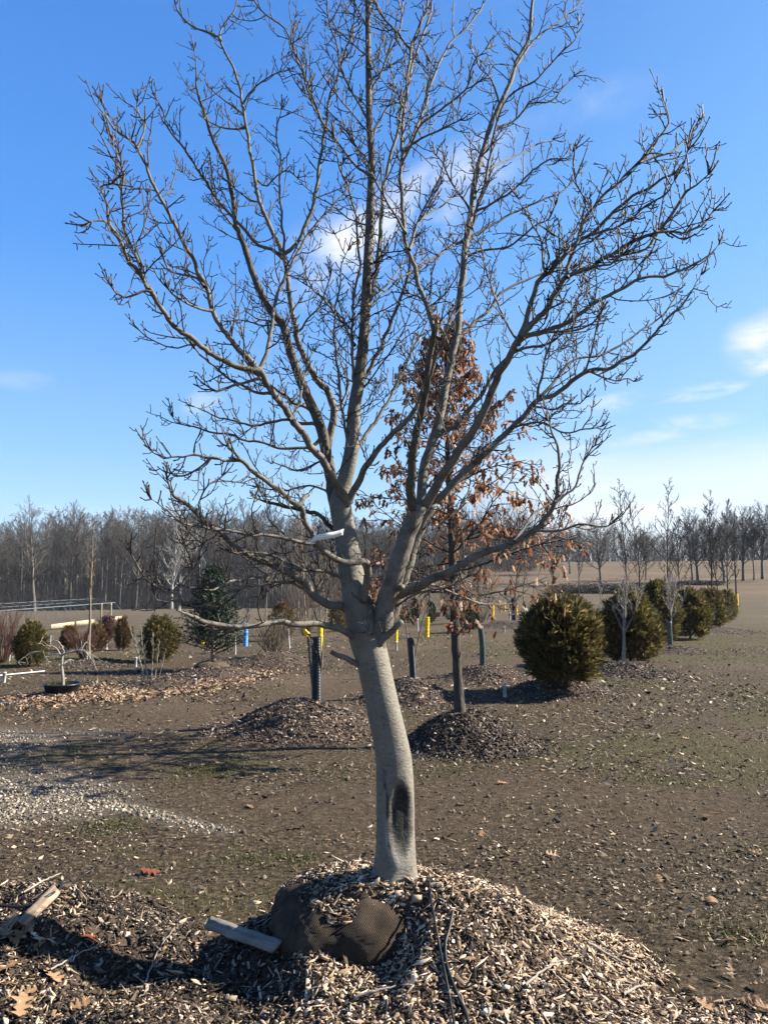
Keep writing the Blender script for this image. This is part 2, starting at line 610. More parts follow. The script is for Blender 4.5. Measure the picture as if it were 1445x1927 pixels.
ICO_F = np.array([[0, 11, 5], [0, 5, 1], [0, 1, 7], [0, 7, 10], [0, 10, 11], [1, 5, 9], [5, 11, 4], [11, 10, 2], [10, 7, 6], [7, 1, 8], [3, 9, 4], [3, 4, 2], [3, 2, 6], [3, 6, 8], [3, 8, 9], [4, 9, 5], [2, 4, 11], [6, 2, 10], [8, 6, 7], [9, 8, 1]])
QUAD_V = np.array([[-.5, -.15, 0.06], [0, -.3, 0], [.5, 0, .1], [0, .32, 0.03]])
QUAD_F = np.array([[0, 1, 2, 3]])
BLADE_V = np.array([[-.5, 0, 0], [.5, 0, 0], [.1, .25, 1]])
BLADE_F = np.array([[0, 1, 2]])

# ------------------------------------------------------------------ ground
def gravel_mask(x, y):
    n = 0.9 * fbm(x * 1.3, y * 1.3, 4)
    a = 1.05 - np.hypot((x + 3.5) / 1.5, (y - 5.8) / 1.0) + n * 1.2
    b = 0.75 - np.hypot((x + 4.2) / 2.4, (y - 7.9) / 1.1) + n
    t = np.clip((x + 2.1) / 1.05, 0, 1)
    c = 0.5 - np.abs(y - (5.75 - 0.62 * t)) / 0.14 * 0.5 - np.maximum(np.abs(x + 1.6) - 0.55, 0) * 3 + n * 0.9
    return np.clip(np.maximum(np.maximum(a, b * 0.9), c) * 2.2, 0, 1)


TRACK = np.array([[-9.5, 7.4], [-6.0, 7.9], [-3.6, 8.3], [-2.0, 9.3], [-.7, 11.2], [1.4, 13.6], [4.0, 16.5], [7.0, 24.0]])


def track_mask(x, y):
    best = np.full(np.shape(x), 9e9)
    for (a, b) in zip(TRACK[:-1], TRACK[1:]):
        d = b - a
        t = np.clip(((x - a[0]) * d[0] + (y - a[1]) * d[1]) / (d @ d), 0, 1)
        best = np.minimum(best, np.hypot(x - a[0] - t * d[0], y - a[1] - t * d[1]))
    n = .9 * fbm(x * .9 + 20, y * .9, 3)
    bare = 1.0 - np.hypot((x - .9) / 2.9, (y - 5.7) / .85) + n
    return np.clip(np.maximum(1 - smooth((best + n - .45) / .55), np.clip(bare * 1.6, 0, .8)), 0, 1)


def grass_mask(x, y):
    d = np.hypot(x, y)
    n = fbm(x * 0.55 + 3, y * 0.55, 4) + 0.5 * fbm(x * 2.3, y * 2.3 + 5, 3)
    side = 0.13 * smooth((x - 0.8) / 2.5) * smooth((d - 6) / 3) + 0.01
    return np.clip((n + side - 0.09) * 5.5, 0, 1) * smooth((d - 3.4) / 1.0) * (1 - smooth((d - 40) / 30)) * (1 - .9 * track_mask(x, y))


def build_ground():
    az = np.concatenate([np.arange(-50, 50, 0.25), np.arange(50, 310, 4.0)])
    az = np.radians(az)
    r = np.concatenate([[0.0001], 0.5 * (2600 / 0.5) ** (np.linspace(0, 1, 330))])
    A, Rr = np.meshgrid(az, r)
    x, y = Rr * np.sin(A), Rr * np.cos(A)
    z = hgt(x, y)
    V = np.stack([x, y, z], -1).reshape(-1, 3)
    n, k = A.shape
    idx = np.arange(n * k).reshape(n, k)
    a, b = idx[:-1], np.roll(idx[:-1], -1, 1)
    c, d = idx[1:], np.roll(idx[1:], -1, 1)
    F = np.stack([a, b, d, c], -1).reshape(-1, 4)
    me = mesh_np('ground', V, F, None, True)
    xf, yf = V[:, 0], V[:, 1]
    dist = np.hypot(xf, yf)
    w = smooth((xf / np.maximum(dist, 1e-6) + 0.12) / 0.26)
    litter = np.clip((fbm(xf * 0.4 + 40, yf * 0.4, 4) + 0.02) * 4, 0, 1)
    far_field = smooth((dist - 22) / 14) * (1 - smooth((dist - 300) / 100) * 0.3)
    meadow = w * smooth((dist - 68) / 18)
    at = me.attributes.new('mask_a', 'FLOAT_COLOR', 'POINT')
    at.data.foreach_set('color', np.stack([grass_mask(xf, yf), gravel_mask(xf, yf), litter, far_field], 1).astype(np.float32).ravel())
    at = me.attributes.new('mask_b', 'FLOAT_COLOR', 'POINT')
    at.data.foreach_set('color', np.stack([meadow, track_mask(xf, yf), w, w], 1).astype(np.float32).ravel())

    m, nt, bs = principled('bare_soil_and_turf', 0.95)
    bs.inputs['Specular IOR Level'].default_value = 0.1
    aa = nt.nodes.new('ShaderNodeAttribute')
    aa.attribute_name = 'mask_a'
    ab = nt.nodes.new('ShaderNodeAttribute')
    ab.attribute_name = 'mask_b'
    s1 = nt.nodes.new('ShaderNodeSeparateColor')
    nt.links.new(aa.outputs['Color'], s1.inputs[0])
    s2 = nt.nodes.new('ShaderNodeSeparateColor')
    nt.links.new(ab.outputs['Color'], s2.inputs[0])
    fine = tex_noise(nt, 26, 8, 0.75)
    mid = tex_noise(nt, 3.2, 6, 0.65)
    big = tex_noise(nt, 0.35, 5, 0.6)

    def mix(f, a, b):
        n = nt.nodes.new('ShaderNodeMix')
        n.data_type = 'RGBA'
        if isinstance(f, float):
            n.inputs['Factor'].default_value = f
        else:
            nt.links.new(f, n.inputs['Factor'])
        nt.links.new(a, n.inputs[6])
        nt.links.new(b, n.inputs[7])
        return n.outputs[2]
    soil = mix(mid, ramp_node(nt, [(0.36, (.010, .007, .004)), (0.52, (.044, .032, .019)), (0.68, (.15, .115, .078))], fine),
               ramp_node(nt, [(0.36, (.020, .014, .008)), (0.52, (.07, .052, .033)), (0.68, (.18, .14, .098))], fine))
    lit = ramp_node(nt, [(0.3, (.035, .024, .016)), (0.5, (.085, .06, .039)), (0.72, (.19, .145, .10))], fine)
    grs = ramp_node(nt, [(0.3, (.026, .022, .009)), (0.55, (.066, .057, .024)), (0.75, (.135, .108, .055))], fine)
    grv = ramp_node(nt, [(0.3, (.045, .037, .029)), (0.55, (.12, .103, .084)), (0.75, (.24, .215, .18))], tex_noise(nt, 45, 3, 0.8))
    fld = ramp_node(nt, [(0.3, (.055, .042, .026)), (0.7, (.105, .084, .055))], big)
    fld = mix(0.35, fld, ramp_node(nt, [(0.35, (.042, .033, .02)), (0.7, (.13, .105, .07))], tex_noise(nt, 1.3, 6, 0.8, stretch=(.35, 1, 1))))
    mdw = ramp_node(nt, [(0.3, (.065, .046, .028)), (0.7, (.125, .092, .058))], tex_noise(nt, .12, 7, 0.75, stretch=(.5, 1, 1)))
    c = mix(nmath(nt, 'MULTIPLY', s1.outputs[2], 0.7), soil, lit)
    c = mix(nmath(nt, 'MULTIPLY', s1.outputs[0], nmath(nt, 'ADD', mid, 0.25, clamp=True)), c, grs)
    trk = ramp_node(nt, [(0.34, (.030, .020, .012)), (0.52, (.072, .051, .033)), (0.70, (.13, .099, .068))], tex_noise(nt, 14, 8, .7))
    c = mix(nmath(nt, 'MULTIPLY', s2.outputs[1], .85), c, trk)
    c = mix(s1.outputs[1], c, grv)
    c = mix(nmath(nt, 'MULTIPLY', aa.outputs['Alpha'], 0.85), c, fld)
    c = mix(s2.outputs[0], c, mdw)
    nt.links.new(c, bs.inputs['Base Color'])
    bump(nt, bs, nmath(nt, 'ADD', fine, nmath(nt, 'MULTIPLY', tex_noise(nt, 90, 3, 0.7), 0.4)), 1.0, 0.035)
    me.materials.append(m)
    return obj('ground', me, kind='structure')


ground = build_ground()

# ------------------------------------------------------------------ the mulch heap round the tree
TREE = P(742, 1650, 3.40)
BALL_C, BALL_R = np.array([-0.14, 3.47, 0.155]), np.array([0.37, 0.37, 0.185])


def mulch_h(x, y):
    dx, dy = x - 0.08, y - 3.32
    rx = np.where(dx > 0, 1.28, 0.98)
    ry = np.where(dy > 0, 0.85, 0.98)
    core = .16 * smooth((dy + .25) / .25)
    f = 0.385 * (1 - smooth((np.hypot(dx / rx, dy / ry) - core) / (1.02 - core)))
    # low skirt of chips spread towards the path in front
    sk = 0.13 * (1 - smooth((np.hypot((x - 0.5) / 2.5, (y - 2.2) / 1.15) - 0.35) / 0.65))
    # second, older heap beside it
    lp = 0.235 * (1 - smooth((np.hypot((x + 1.75) / 1.05, (y - 3.35) / 0.86) - 0.3) / 0.75))
    lo = 0.16 * (1 - smooth((np.hypot((x + 1.6) / 1.9, (y - 2.3) / 1.2) - 0.4) / 0.6))
    h = (f ** 3 + sk ** 3 + lp ** 3 + lo ** 3) ** (1 / 3)
    left = smooth((-0.35 - x) / 0.5)
    h = h + (0.05 + 0.17 * left) * fbm(x * 2.6 + 7, y * 2.6, 3) * smooth(h / 0.1) + 0.028 * fbm(x * 9, y * 9, 3) * smooth(h / 0.06)
    h = h - 0.10 * np.exp(-((x + 0.95) / 0.26) ** 2 - ((y - 3.12) / 0.17) ** 2)
    h = h - 0.04 * np.exp(-((x + 0.42) / 0.2) ** 2 - ((y - 3.03) / 0.15) ** 2)
    wx = smooth((x + .80) / .25) * (1 - smooth((x - .12) / .3))
    wy = 1 - smooth((y - 3.18) / .11)
    h = h * (1 - wx * wy) + np.minimum(h, .165 + .24 * smooth((x + .02) / .36) + .10 * fbm(x * 4, y * 4, 3)) * wx * wy
    h = h - 0.05 * np.exp(-((x + .55) / .16) ** 2 - ((y - 3.2) / .25) ** 2)
    return h - 0.03


def mulch_top(x, y):
    """heap surface, chips also lie on the shoulder of the root ball"""
    base = hgt(x, y) + np.maximum(mulch_h(x, y), .002)
    q = ((x - BALL_C[0]) / BALL_R[0]) ** 2 + ((y - BALL_C[1]) / BALL_R[1]) ** 2
    b = np.where(q < np.where(y < BALL_C[1] - .03, .50 + .7 * fbm(x * 5 + 2, y * 5, 3), .8), BALL_C[2] + BALL_R[2] * np.sqrt(np.clip(1 - q, 0, 1)), -9)
    return np.maximum(base, b)


def grid_sheet(name, x0, x1, y0, y1, st, fn, mat):
    xs, ys = np.arange(x0, x1, st), np.arange(y0, y1, st)
    X, Y = np.meshgrid(xs, ys)
    V = np.stack([X, Y, fn(X, Y)], -1).reshape(-1, 3)
    n, k = X.shape
    i = np.arange(n * k).reshape(n, k)
    F = np.stack([i[:-1, :-1], i[:-1, 1:], i[1:, 1:], i[1:, :-1]], -1).reshape(-1, 4)
    return mesh_np(name, V, F, mat, True)


def normals(fn, x, y, e=0.02):
    n = np.stack([-(fn(x + e, y) - fn(x - e, y)) / (2 * e), -(fn(x, y + e) - fn(x, y - e)) / (2 * e), np.ones_like(x)], 1)
    return n / np.linalg.norm(n, axis=1, keepdims=True)


heap = thing('mulch_heap', 'large heap of pale wood chips around the foot of the leaning grey tree', 'mulch heap', (0, 0, 0))
obj('soil', grid_sheet('mulch_soil', -3.0, 2.8, 1.0, 4.5, 0.025, lambda x, y: hgt(x, y) + mulch_h(x, y), M['mulch']), heap)


def heap_points(n, bias=0.0):
    x, y = rng.uniform(-2.9, 2.7, n), rng.uniform(1.7, 4.35, n)
    h = mulch_h(x, y)
    keep = (h > rng.uniform(-0.02, 0.03, n)) | ((x < .3) & (x > -2.6) & (y < 3.35) & (rng.random(n) < .8))
    keep &= np.hypot(x - TREE[0], y - TREE[1]) > 0.085
    q = ((x - BALL_C[0]) / BALL_R[0]) ** 2 + ((y - BALL_C[1]) / BALL_R[1]) ** 2
    face = (q > 0.50 + .7 * fbm(x * 5 + 2, y * 5, 3)) & (q < 1.0) & (y < BALL_C[1] - .03) & (BALL_C[2] + BALL_R[2] * np.sqrt(np.clip(1 - q, 0, 1)) > hgt(x, y) + h)
    keep &= ~face
    # the left, older heap is darker earth with fewer fresh chips
    return x[keep], y[keep]


CHIP_MESH = []
for k in range(10):
    v = (CHIP_V if k % 2 else SPLIT_V) * np.array([rng.uniform(.05, .095), rng.uniform(.013, .026), rng.uniform(.003, .006)])
    v = v * (1 + rng.uniform(-.18, .18, v.shape))
    CHIP_MESH.append(mesh_np('wood_chip', v, CHIP_F, M['chip']))




def heap_chips():
    x, y = heap_points(120000)
    n = len(x)
    fresh = np.clip(smooth((x + 0.62) / 0.55) * 0.62 + 0.16 + .75 * fbm(x * 2.1 + 9, y * 2.1, 3), .03, .9)
    isf = rng.random(n) < fresh
    for sel, nm, mt in ((isf, 'wood_chips', 'chip'), (~isf, 'dark_wood_chips', 'chip_mix')):
        Vs, Fs, off = [], [], 0
        xa, ya = x[sel], y[sel]
        cls = rng.choice(3, len(xa), p=(.56, .31, .13))
        for c, (med, sg, w0, w1, shp) in enumerate(((.014, .45, .25, .75, CHIP_V), (.030, .4, .18, .5, SPLIT_V), (.050, .35, .06, .14, SPLIT_V))):
            xx, yy = xa[cls == c], ya[cls == c]
            nn = len(xx)
            L = np.clip(rng.lognormal(math.log(med), sg, nn), .008, .11)
            sc = np.stack([L, np.clip(L * rng.uniform(w0, w1, nn), .003, .026), rng.uniform(.001, .0045, nn)], 1)
            nr = normals(mulch_top, xx, yy)
            tl = np.where(rng.random(nn) < .35, .9, .32)
            pos = np.stack([xx, yy, mulch_top(xx, yy) + rng.uniform(.0, .018, nn)], 1)
            V, F = scatter(shp, CHIP_F, pos, rots(nn, tl, nr), sc, .2)
            Vs.append(V)
            Fs.append(F[0] + off)
            off += len(V)
        obj(nm, mesh_np(nm, np.vstack(Vs), np.vstack(Fs), M[mt]), heap, kind='stuff')
    # the largest chips one by one
    x, y = rng.uniform(-1.5, 1.7, 1400), rng.uniform(2.45, 3.6, 1400)
    ok = (mulch_h(x, y) > .0) & (np.hypot(x - TREE[0], y - TREE[1]) > .12)
    q = ((x - BALL_C[0]) / BALL_R[0]) ** 2 + ((y - BALL_C[1]) / BALL_R[1]) ** 2
    ok &= ~((q > .42) & (q < 1.08))
    ok &= (rng.random(1400) < np.where(x < -.6, .45, 1))
    x, y = x[ok][:300], y[ok][:300]
    nr = normals(mulch_top, x, y)
    Rm = rots(len(x), .35, nr)
    for i in range(len(x)):
        o = obj('wood_chip', CHIP_MESH[i % 10], heap)
        m4 = Matrix(Rm[i].tolist()).to_4x4()
        m4.translation = (x[i], y[i], float(mulch_top(x[i], y[i])) + .012)
        o.matrix_local = m4 @ Matrix.Scale(rng.uniform(.45, .9), 4)


heap_chips()


def loose_chips():
    # strays that rolled off the heap on to the soil
    n = 9000
    x, y = rng.uniform(-2.6, 3.2, n), rng.uniform(1.8, 5.2, n)
    h = mulch_h(x, y)
    k = (h < .02) & (rng.random(n) < np.exp(-np.clip(-h - .005, 0, 1) * 60) * np.where(x > .6, .75, .3) + np.where((x > .5) & (y < 3.3), .25, .04))
    x, y = x[k], y[k]
    n = len(x)
    L = np.clip(rng.lognormal(math.log(.026), .5, n), .008, .08)
    sc = np.stack([L, L * rng.uniform(.12, .5, n), rng.uniform(.0015, .004, n)], 1)
    V, F = scatter(SPLIT_V, CHIP_F, np.stack([x, y, np.maximum(hgt(x, y), hgt(x, y) + mulch_h(x, y)) + .006], 1), rots(n, .3), sc, .2)
    obj('stray_chips', mesh_np('stray_chips', V, F, M['chip']), heap, kind='stuff')


loose_chips()


# ------------------------------------------------------------------ gravel, litter, grass
def wedge(n, r0, r1, p=1.0, a=40):
    """points round about the view, thinning with distance"""
    u = rng.random(n)
    r = (r0 ** (1 - p) + u * (r1 ** (1 - p) - r0 ** (1 - p))) ** (1 / (1 - p)) if p != 1 else r0 * (r1 / r0) ** u
    t = np.radians(rng.uniform(-a, a, n))
    return r * np.sin(t), r * np.cos(t)


def gravel():
    x, y = rng.uniform(-6.5, -0.9, 90000), rng.uniform(4.4, 9.2, 90000)
    g = gravel_mask(x, y)
    k = rng.random(len(x)) < (g ** 2.2) * np.where(y > 7, .4, 1)
    x, y = x[k][:26000], y[k][:26000]
    n = len(x)
    s = np.clip(rng.lognormal(math.log(.0068), .5, n), .0025, .019)
    sc = s[:, None] * rng.uniform(.7, 1.3, (n, 3)) * np.array([1.1, .9, .65])
    pos = np.stack([x, y, hgt(x, y) + s * rng.uniform(-.25, .3, n)], 1)
    V, F = scatter(ICO_V, ICO_F, pos, rots(n, .5), sc, .32)
    root = thing('gravel_patch', 'patch of pale crushed gravel on the dirt track', 'gravel', (0, 0, 0))
    obj('stones', mesh_np('gravel_stones', V, F, M['stone']), root, kind='stuff')
    ms = []
    for q in range(6):
        ms.append(mesh_np('gravel_stone', ICO_V * rng.uniform(.75, 1.2, ICO_V.shape) * np.array([1.1, .9, .7]) * .013, ICO_F, M['stone']))
    ii = np.argsort(y)[:1500]
    ii = rng.choice(ii, 280, replace=False)
    for q, i in enumerate(ii):
        o = obj('stone', ms[q % 6], root, (float(x[i]) + .01, float(y[i]), float(hgt(x[i], y[i])) + .012))
        o.rotation_euler = tuple(rng.uniform(0, 6, 3))


gravel()


def litter():
    # small bits of bark, leaf and chip trodden into the soil
    x, y = wedge(190000, 3.6, 26, 1.0)
    n = len(x)
    k = (mulch_h(x, y) < .0) | (y > 4.3)
    dens = np.clip(.5 + 2.2 * fbm(x * .9, y * .9, 3) + .25 * fbm(x * .25, y * .25, 2), .10, 1) * (1 - .7 * gravel_mask(x, y)) * (1 - .72 * track_mask(x, y)) * np.clip(.85 + 3.4 * fbm(x * .45 + 4, y * .45, 3), .2, 1.5)
    k &= rng.random(n) < dens
    x, y = x[k], y[k]
    n = len(x)
    L = np.clip(rng.lognormal(math.log(.019), .55, n), .007, .075) * np.clip(np.hypot(x, y) / 7, .7, 1.5)
    sc = np.stack([L, L * rng.uniform(.35, .9, n), L * .9], 1)
    V, F = scatter(QUAD_V, QUAD_F, np.stack([x, y, hgt(x, y) + .006 + L * .12], 1), rots(n, .45), sc, .3)
    obj('leaf_litter', mesh_np('leaf_litter', V, F, M['litter']), kind='stuff', label='brown leaf scraps and bark bits strewn over the bare soil', cat='litter')
    # clods
    x, y = wedge(5000, 4.2, 15, 1.0)
    s = np.clip(rng.lognormal(math.log(.007), .5, len(x)), .003, .022)
    V, F = scatter(ICO_V, ICO_F, np.stack([x, y, hgt(x, y)], 1), rots(len(x), .5), s[:, None] * rng.uniform(.7, 1.3, (len(x), 3)), .2)
    m = mat_island('soil_clod', [(0, (.03, .022, .016)), (.8, (.085, .065, .047)), (1, (.18, .15, .12))], .95)
    obj('soil_clods', mesh_np('soil_clods', V, F, m), kind='stuff', label='small clods and pebbles on the bare soil', cat='clods')
    # tan leaves gathered along the track's far edge
    a, b = G(20, 1330), G(480, 1275)
    t = rng.random(5200)
    x = a[0] + (b[0] - a[0]) * t + rng.normal(0, .35, 5200)
    y = a[1] + (b[1] - a[1]) * t + rng.normal(0, .45, 5200) + .5 * np.sin(t * 9)
    x2, y2 = rng.normal(G(330, 1290)[0], .5, 1500), rng.normal(G(330, 1295)[1], .4, 1500)
    x, y = np.concatenate([x, x2]), np.concatenate([y, y2])
    L = rng.uniform(.03, .085, len(x))
    V, F = scatter(QUAD_V, QUAD_F, np.stack([x, y, hgt(x, y) + .012 + L * .2], 1), rots(len(x), .55), np.stack([L, L * .7, L], 1), .3)
    obj('tan_leaf_drift', mesh_np('tan_leaf_drift', V, F, M['litter_tan']), kind='stuff', label='drift of tan fallen leaves along the far edge of the track', cat='leaves')


litter()


def grass():
    for nm, mt, n, lo, lab, cut in (('short_grass', 'grass', 34000, .010, 'short green grass growing in patches on the soil', .35), ('dry_grass', 'drygrass', 60000, .015, 'dry straw coloured grass on the trodden ground', .12)):
        x, y = wedge(n, 3.9, 26, 1.0)
        g = grass_mask(x, y)
        if nm == 'dry_grass':
            g = np.clip(grass_mask(x + 3, y - 2) * .6 + g * .5 + .05, 0, 1)
        k = (rng.random(n) < np.clip(g - cut * .5, 0, 1)) & ((mulch_h(x, y) < -.01) | (y > 4.3)) & (gravel_mask(x, y) < .3)
        x, y = x[k], y[k]
        if nm == 'short_grass':
            for (px, py, c, s) in ((410, 1450, 900, .22), (385, 1455, 500, .18), (490, 1615, 500, .16), (200, 1560, 450, .12), (215, 1548, 300, .12), (640, 1455, 300, .2), (830, 1450, 400, .22), (1250, 1470, 250, .12), (1010, 1405, 300, .2), (1180, 1800, 220, .07), (1120, 1290, 350, .25), (1390, 1760, 260, .08), (575, 1620, 200, .08), (30, 1120 + 60, 300, .4), (620, 1392, 260, .12)):
                q = G(px, py)
                x = np.concatenate([x, rng.normal(q[0], s, c)])
                y = np.concatenate([y, rng.normal(q[1], s * .8, c)])
        m = len(x)
        h = rng.uniform(lo, lo * 3.2, m)
        sc = np.stack([rng.uniform(.004, .009, m) * np.clip(np.hypot(x, y) / 8, 1, 2), h * rng.uniform(.5, 2.5, m), h], 1)
        V, F = scatter(BLADE_V, BLADE_F, np.stack([x, y, hgt(x, y)], 1), rots(m, .5), sc)
        obj(nm, mesh_np(nm, V, F, M[mt]), kind='stuff', label=lab, cat='grass')


grass()

# ------------------------------------------------------------------ the grey tree
Y0 = float(TREE[1])
hero = thing('bare_tree', 'bare smooth grey tree with curved trunk and many upswept limbs rising from the chip heap', 'tree', TREE)
SCAR = P(751, 1533, Y0)


def trunk_mesh():
    #        px   py    half-width px
    pts = [(741, 1690, 52), (741, 1660, 45), (742, 1640, 37.5), (743, 1600, 34.5), (743, 1540, 33), (743, 1480, 33), (741, 1430, 32), (734, 1390, 31),
           (721, 1330, 30.5), (709, 1275, 30.5), (700, 1235, 31.5), (691, 1205, 33), (683, 1175, 32), (674, 1140, 28.5), (667, 1105, 26), (660, 1070, 24),
           (653, 1025, 22), (645, 980, 21), (640, 945, 20.5), (646, 915, 15.5), (655, 880, 14), (663, 835, 13), (667, 768, 12), (677, 706, 11), (685, 628, 10),
           (688, 566, 9.4), (694, 457, 8.8), (697, 381, 8.2), (700, 305, 7.4), (695, 228, 6.6), (693, 114, 5.6), (692, 0, 4.6), (696, -120, 3.6), (690, -230, 2.4), (694, -330, 1.2)]
    arr = []
    for (px, py, r) in pts:
        dy = .10 * smooth((900 - py) / 900)
        q = P(px, py, Y0 + dy)
        arr.append([*q, pxm(r, Y0 + dy)])
    sp = spline(arr, 260)
    ctr, rad = sp[:, :3], sp[:, 3]
    k = 44
    T = np.gradient(ctr, axis=0)
    T /= np.linalg.norm(T, axis=1, keepdims=True)
    U = np.cross(T, np.array([0, 1.0, 0]))
    U /= np.linalg.norm(U, axis=1, keepdims=True)
    Wv = np.cross(U, T)                         # towards -Y at angle -90
    ang = np.arange(k) / k * 2 * math.pi
    zz = ctr[:, 2]
    Rr = rad[:, None] * (1 + .035 * np.sin(ang[None] * 2 + zz[:, None] * 3) + .03 * np.sin(ang[None] * 3 - zz[:, None] * 5 + 1)
                         + .05 * (fbm(np.cos(ang)[None] * 2 + zz[:, None] * 4, np.sin(ang)[None] * 2 + zz[:, None] * 3 + 8, 3)))
    # root flare lobes
    low = np.clip((TREE[2] + .16 - zz) / .2, 0, 1)[:, None] ** 2
    Rr = Rr + rad[:, None] * low * (.16 * np.cos(ang[None] * 5 + .6) + .20 * np.clip(np.cos(ang[None] - math.pi), 0, 1))
    # branch collars and ripples under the fork
    V = ctr[:, None, :] + Rr[:, :, None] * (np.cos(ang)[None, :, None] * U[:, None, :] + np.sin(ang)[None, :, None] * Wv[:, None, :])
    # old wound: a sunken oval with a raised callus rim on the side that faces the sun
    dx, dz = (V[:, :, 0] - SCAR[0]) / .058, (V[:, :, 2] - SCAR[2]) / .185
    e = np.hypot(dx, dz)
    e = e + .12 * fbm(V[:, :, 0] * 22, V[:, :, 2] * 22, 2)
    front = (V[:, :, 1] < Y0)
    dep = np.where(front, -.016 * (1 - smooth((e - .55) / .4)) + .006 * np.exp(-((e - 1.02) / .14) ** 2) * np.clip(.6 - .6 * dz, .1, 1), 0)
    out = unit_rows(V - ctr[:, None, :])
    V = V + out * dep[:, :, None]
    n = len(ctr)
    i = np.arange(n * k).reshape(n, k)
    a, b = i[:-1], np.roll(i[:-1], -1, 1)
    c, d = i[1:], np.roll(i[1:], -1, 1)
    F = np.stack([a, c, d, b], -1).reshape(-1, 4)
    me = mesh_np('trunk', V.reshape(-1, 3) - TREE, F, None, True)
    stain = np.where(front, 1 - smooth((np.hypot(dx - .12, (dz - .2) / 1.0) - .5 + .95 * fbm(V[:, :, 0] * 26, V[:, :, 2] * 14, 4)) / .5), 0)
    rough = np.maximum(smooth((zz[:, None] - 1.9) / 1.1), .55 * np.exp(-((zz[:, None] - 1.47) / .10) ** 2)) + 0 * ang[None]
    pale = np.where(front, np.exp(-((e - 1.0) / .13) ** 2) * np.clip(.25 - .9 * dz - .5 * dx, 0, 1), 0)
    # a thin crack running up beside the wound
    cx = SCAR[0] - .052 + .012 * np.sin(V[:, :, 2] * 14) + .006 * np.sin(V[:, :, 2] * 37)
    crack = np.where(front & (V[:, :, 2] > SCAR[2] - .12) & (V[:, :, 2] < SCAR[2] + .22), np.exp(-((V[:, :, 0] - cx) / .0045) ** 2), 0)
    at = me.attributes.new('wear', 'FLOAT_COLOR', 'POINT')
    at.data.foreach_set('color', np.stack([stain, rough, pale, crack], -1).astype(np.float32).ravel())
    m, nt, bs = principled('trunk_bark', .72)
    av = nt.nodes.new('ShaderNodeAttribute')
    av.attribute_name = 'wear'
    s = nt.nodes.new('ShaderNodeSeparateColor')
    nt.links.new(av.outputs['Color'], s.inputs[0])

    def mix(f, a, b):
        q = nt.nodes.new('ShaderNodeMix')
        q.data_type = 'RGBA'
        nt.links.new(f, q.inputs['Factor'])
        for sock, v in ((q.inputs[6], a), (q.inputs[7], b)):
            if isinstance(v, tuple):
                sock.default_value = (*v, 1)
            else:
                nt.links.new(v, sock)
        return q.outputs[2]
    n1 = nmath(nt, 'ADD', nmath(nt, 'MULTIPLY', tex_noise(nt, 6, 8, .75), .6), nmath(nt, 'MULTIPLY', tex_noise(nt, 26, 6, .75, stretch=(1, 1, 3.5)), .4))
    spots = tex_noise(nt, 48, 4, .7)
    smoothc = ramp_node(nt, [(0.28, (.085, .073, .055)), (0.5, (.152, .137, .108)), (0.72, (.212, .195, .16))], n1)
    smoothc = mix(ramp_node(nt, [(.54, (0, 0, 0)), (.66, (.7, .7, .7))], spots), smoothc, (.06, .05, .038))
    roughc = ramp_node(nt, [(0.28, (.045, .037, .026)), (0.5, (.095, .08, .058)), (0.72, (.165, .148, .115))], tex_noise(nt, 24, 7, .75))
    c = mix(s.outputs[1], smoothc, roughc)
    c = mix(s.outputs[2], c, (.25, .23, .195))
    c = mix(nmath(nt, 'MULTIPLY', s.outputs[0], nmath(nt, 'MULTIPLY_ADD', tex_noise(nt, 26, 6, .8), 2.3, -.1, clamp=True), clamp=True), c, (.016, .017, .015))
    c = mix(av.outputs['Alpha'], c, (.02, .016, .012))
    nt.links.new(c, bs.inputs['Base Color'])
    hh = nmath(nt, 'ADD', tex_noise(nt, 55, 4, .65, stretch=(1, 1, 2.2)), nmath(nt, 'MULTIPLY', n1, .8))
    bump(nt, bs, hh, .5, .012)
    me.materials.append(m)
    return me


def unit_rows(v):
    return v / (np.linalg.norm(v, axis=-1, keepdims=True) + 1e-9)


TRUNK = obj('trunk', trunk_mesh(), hero)

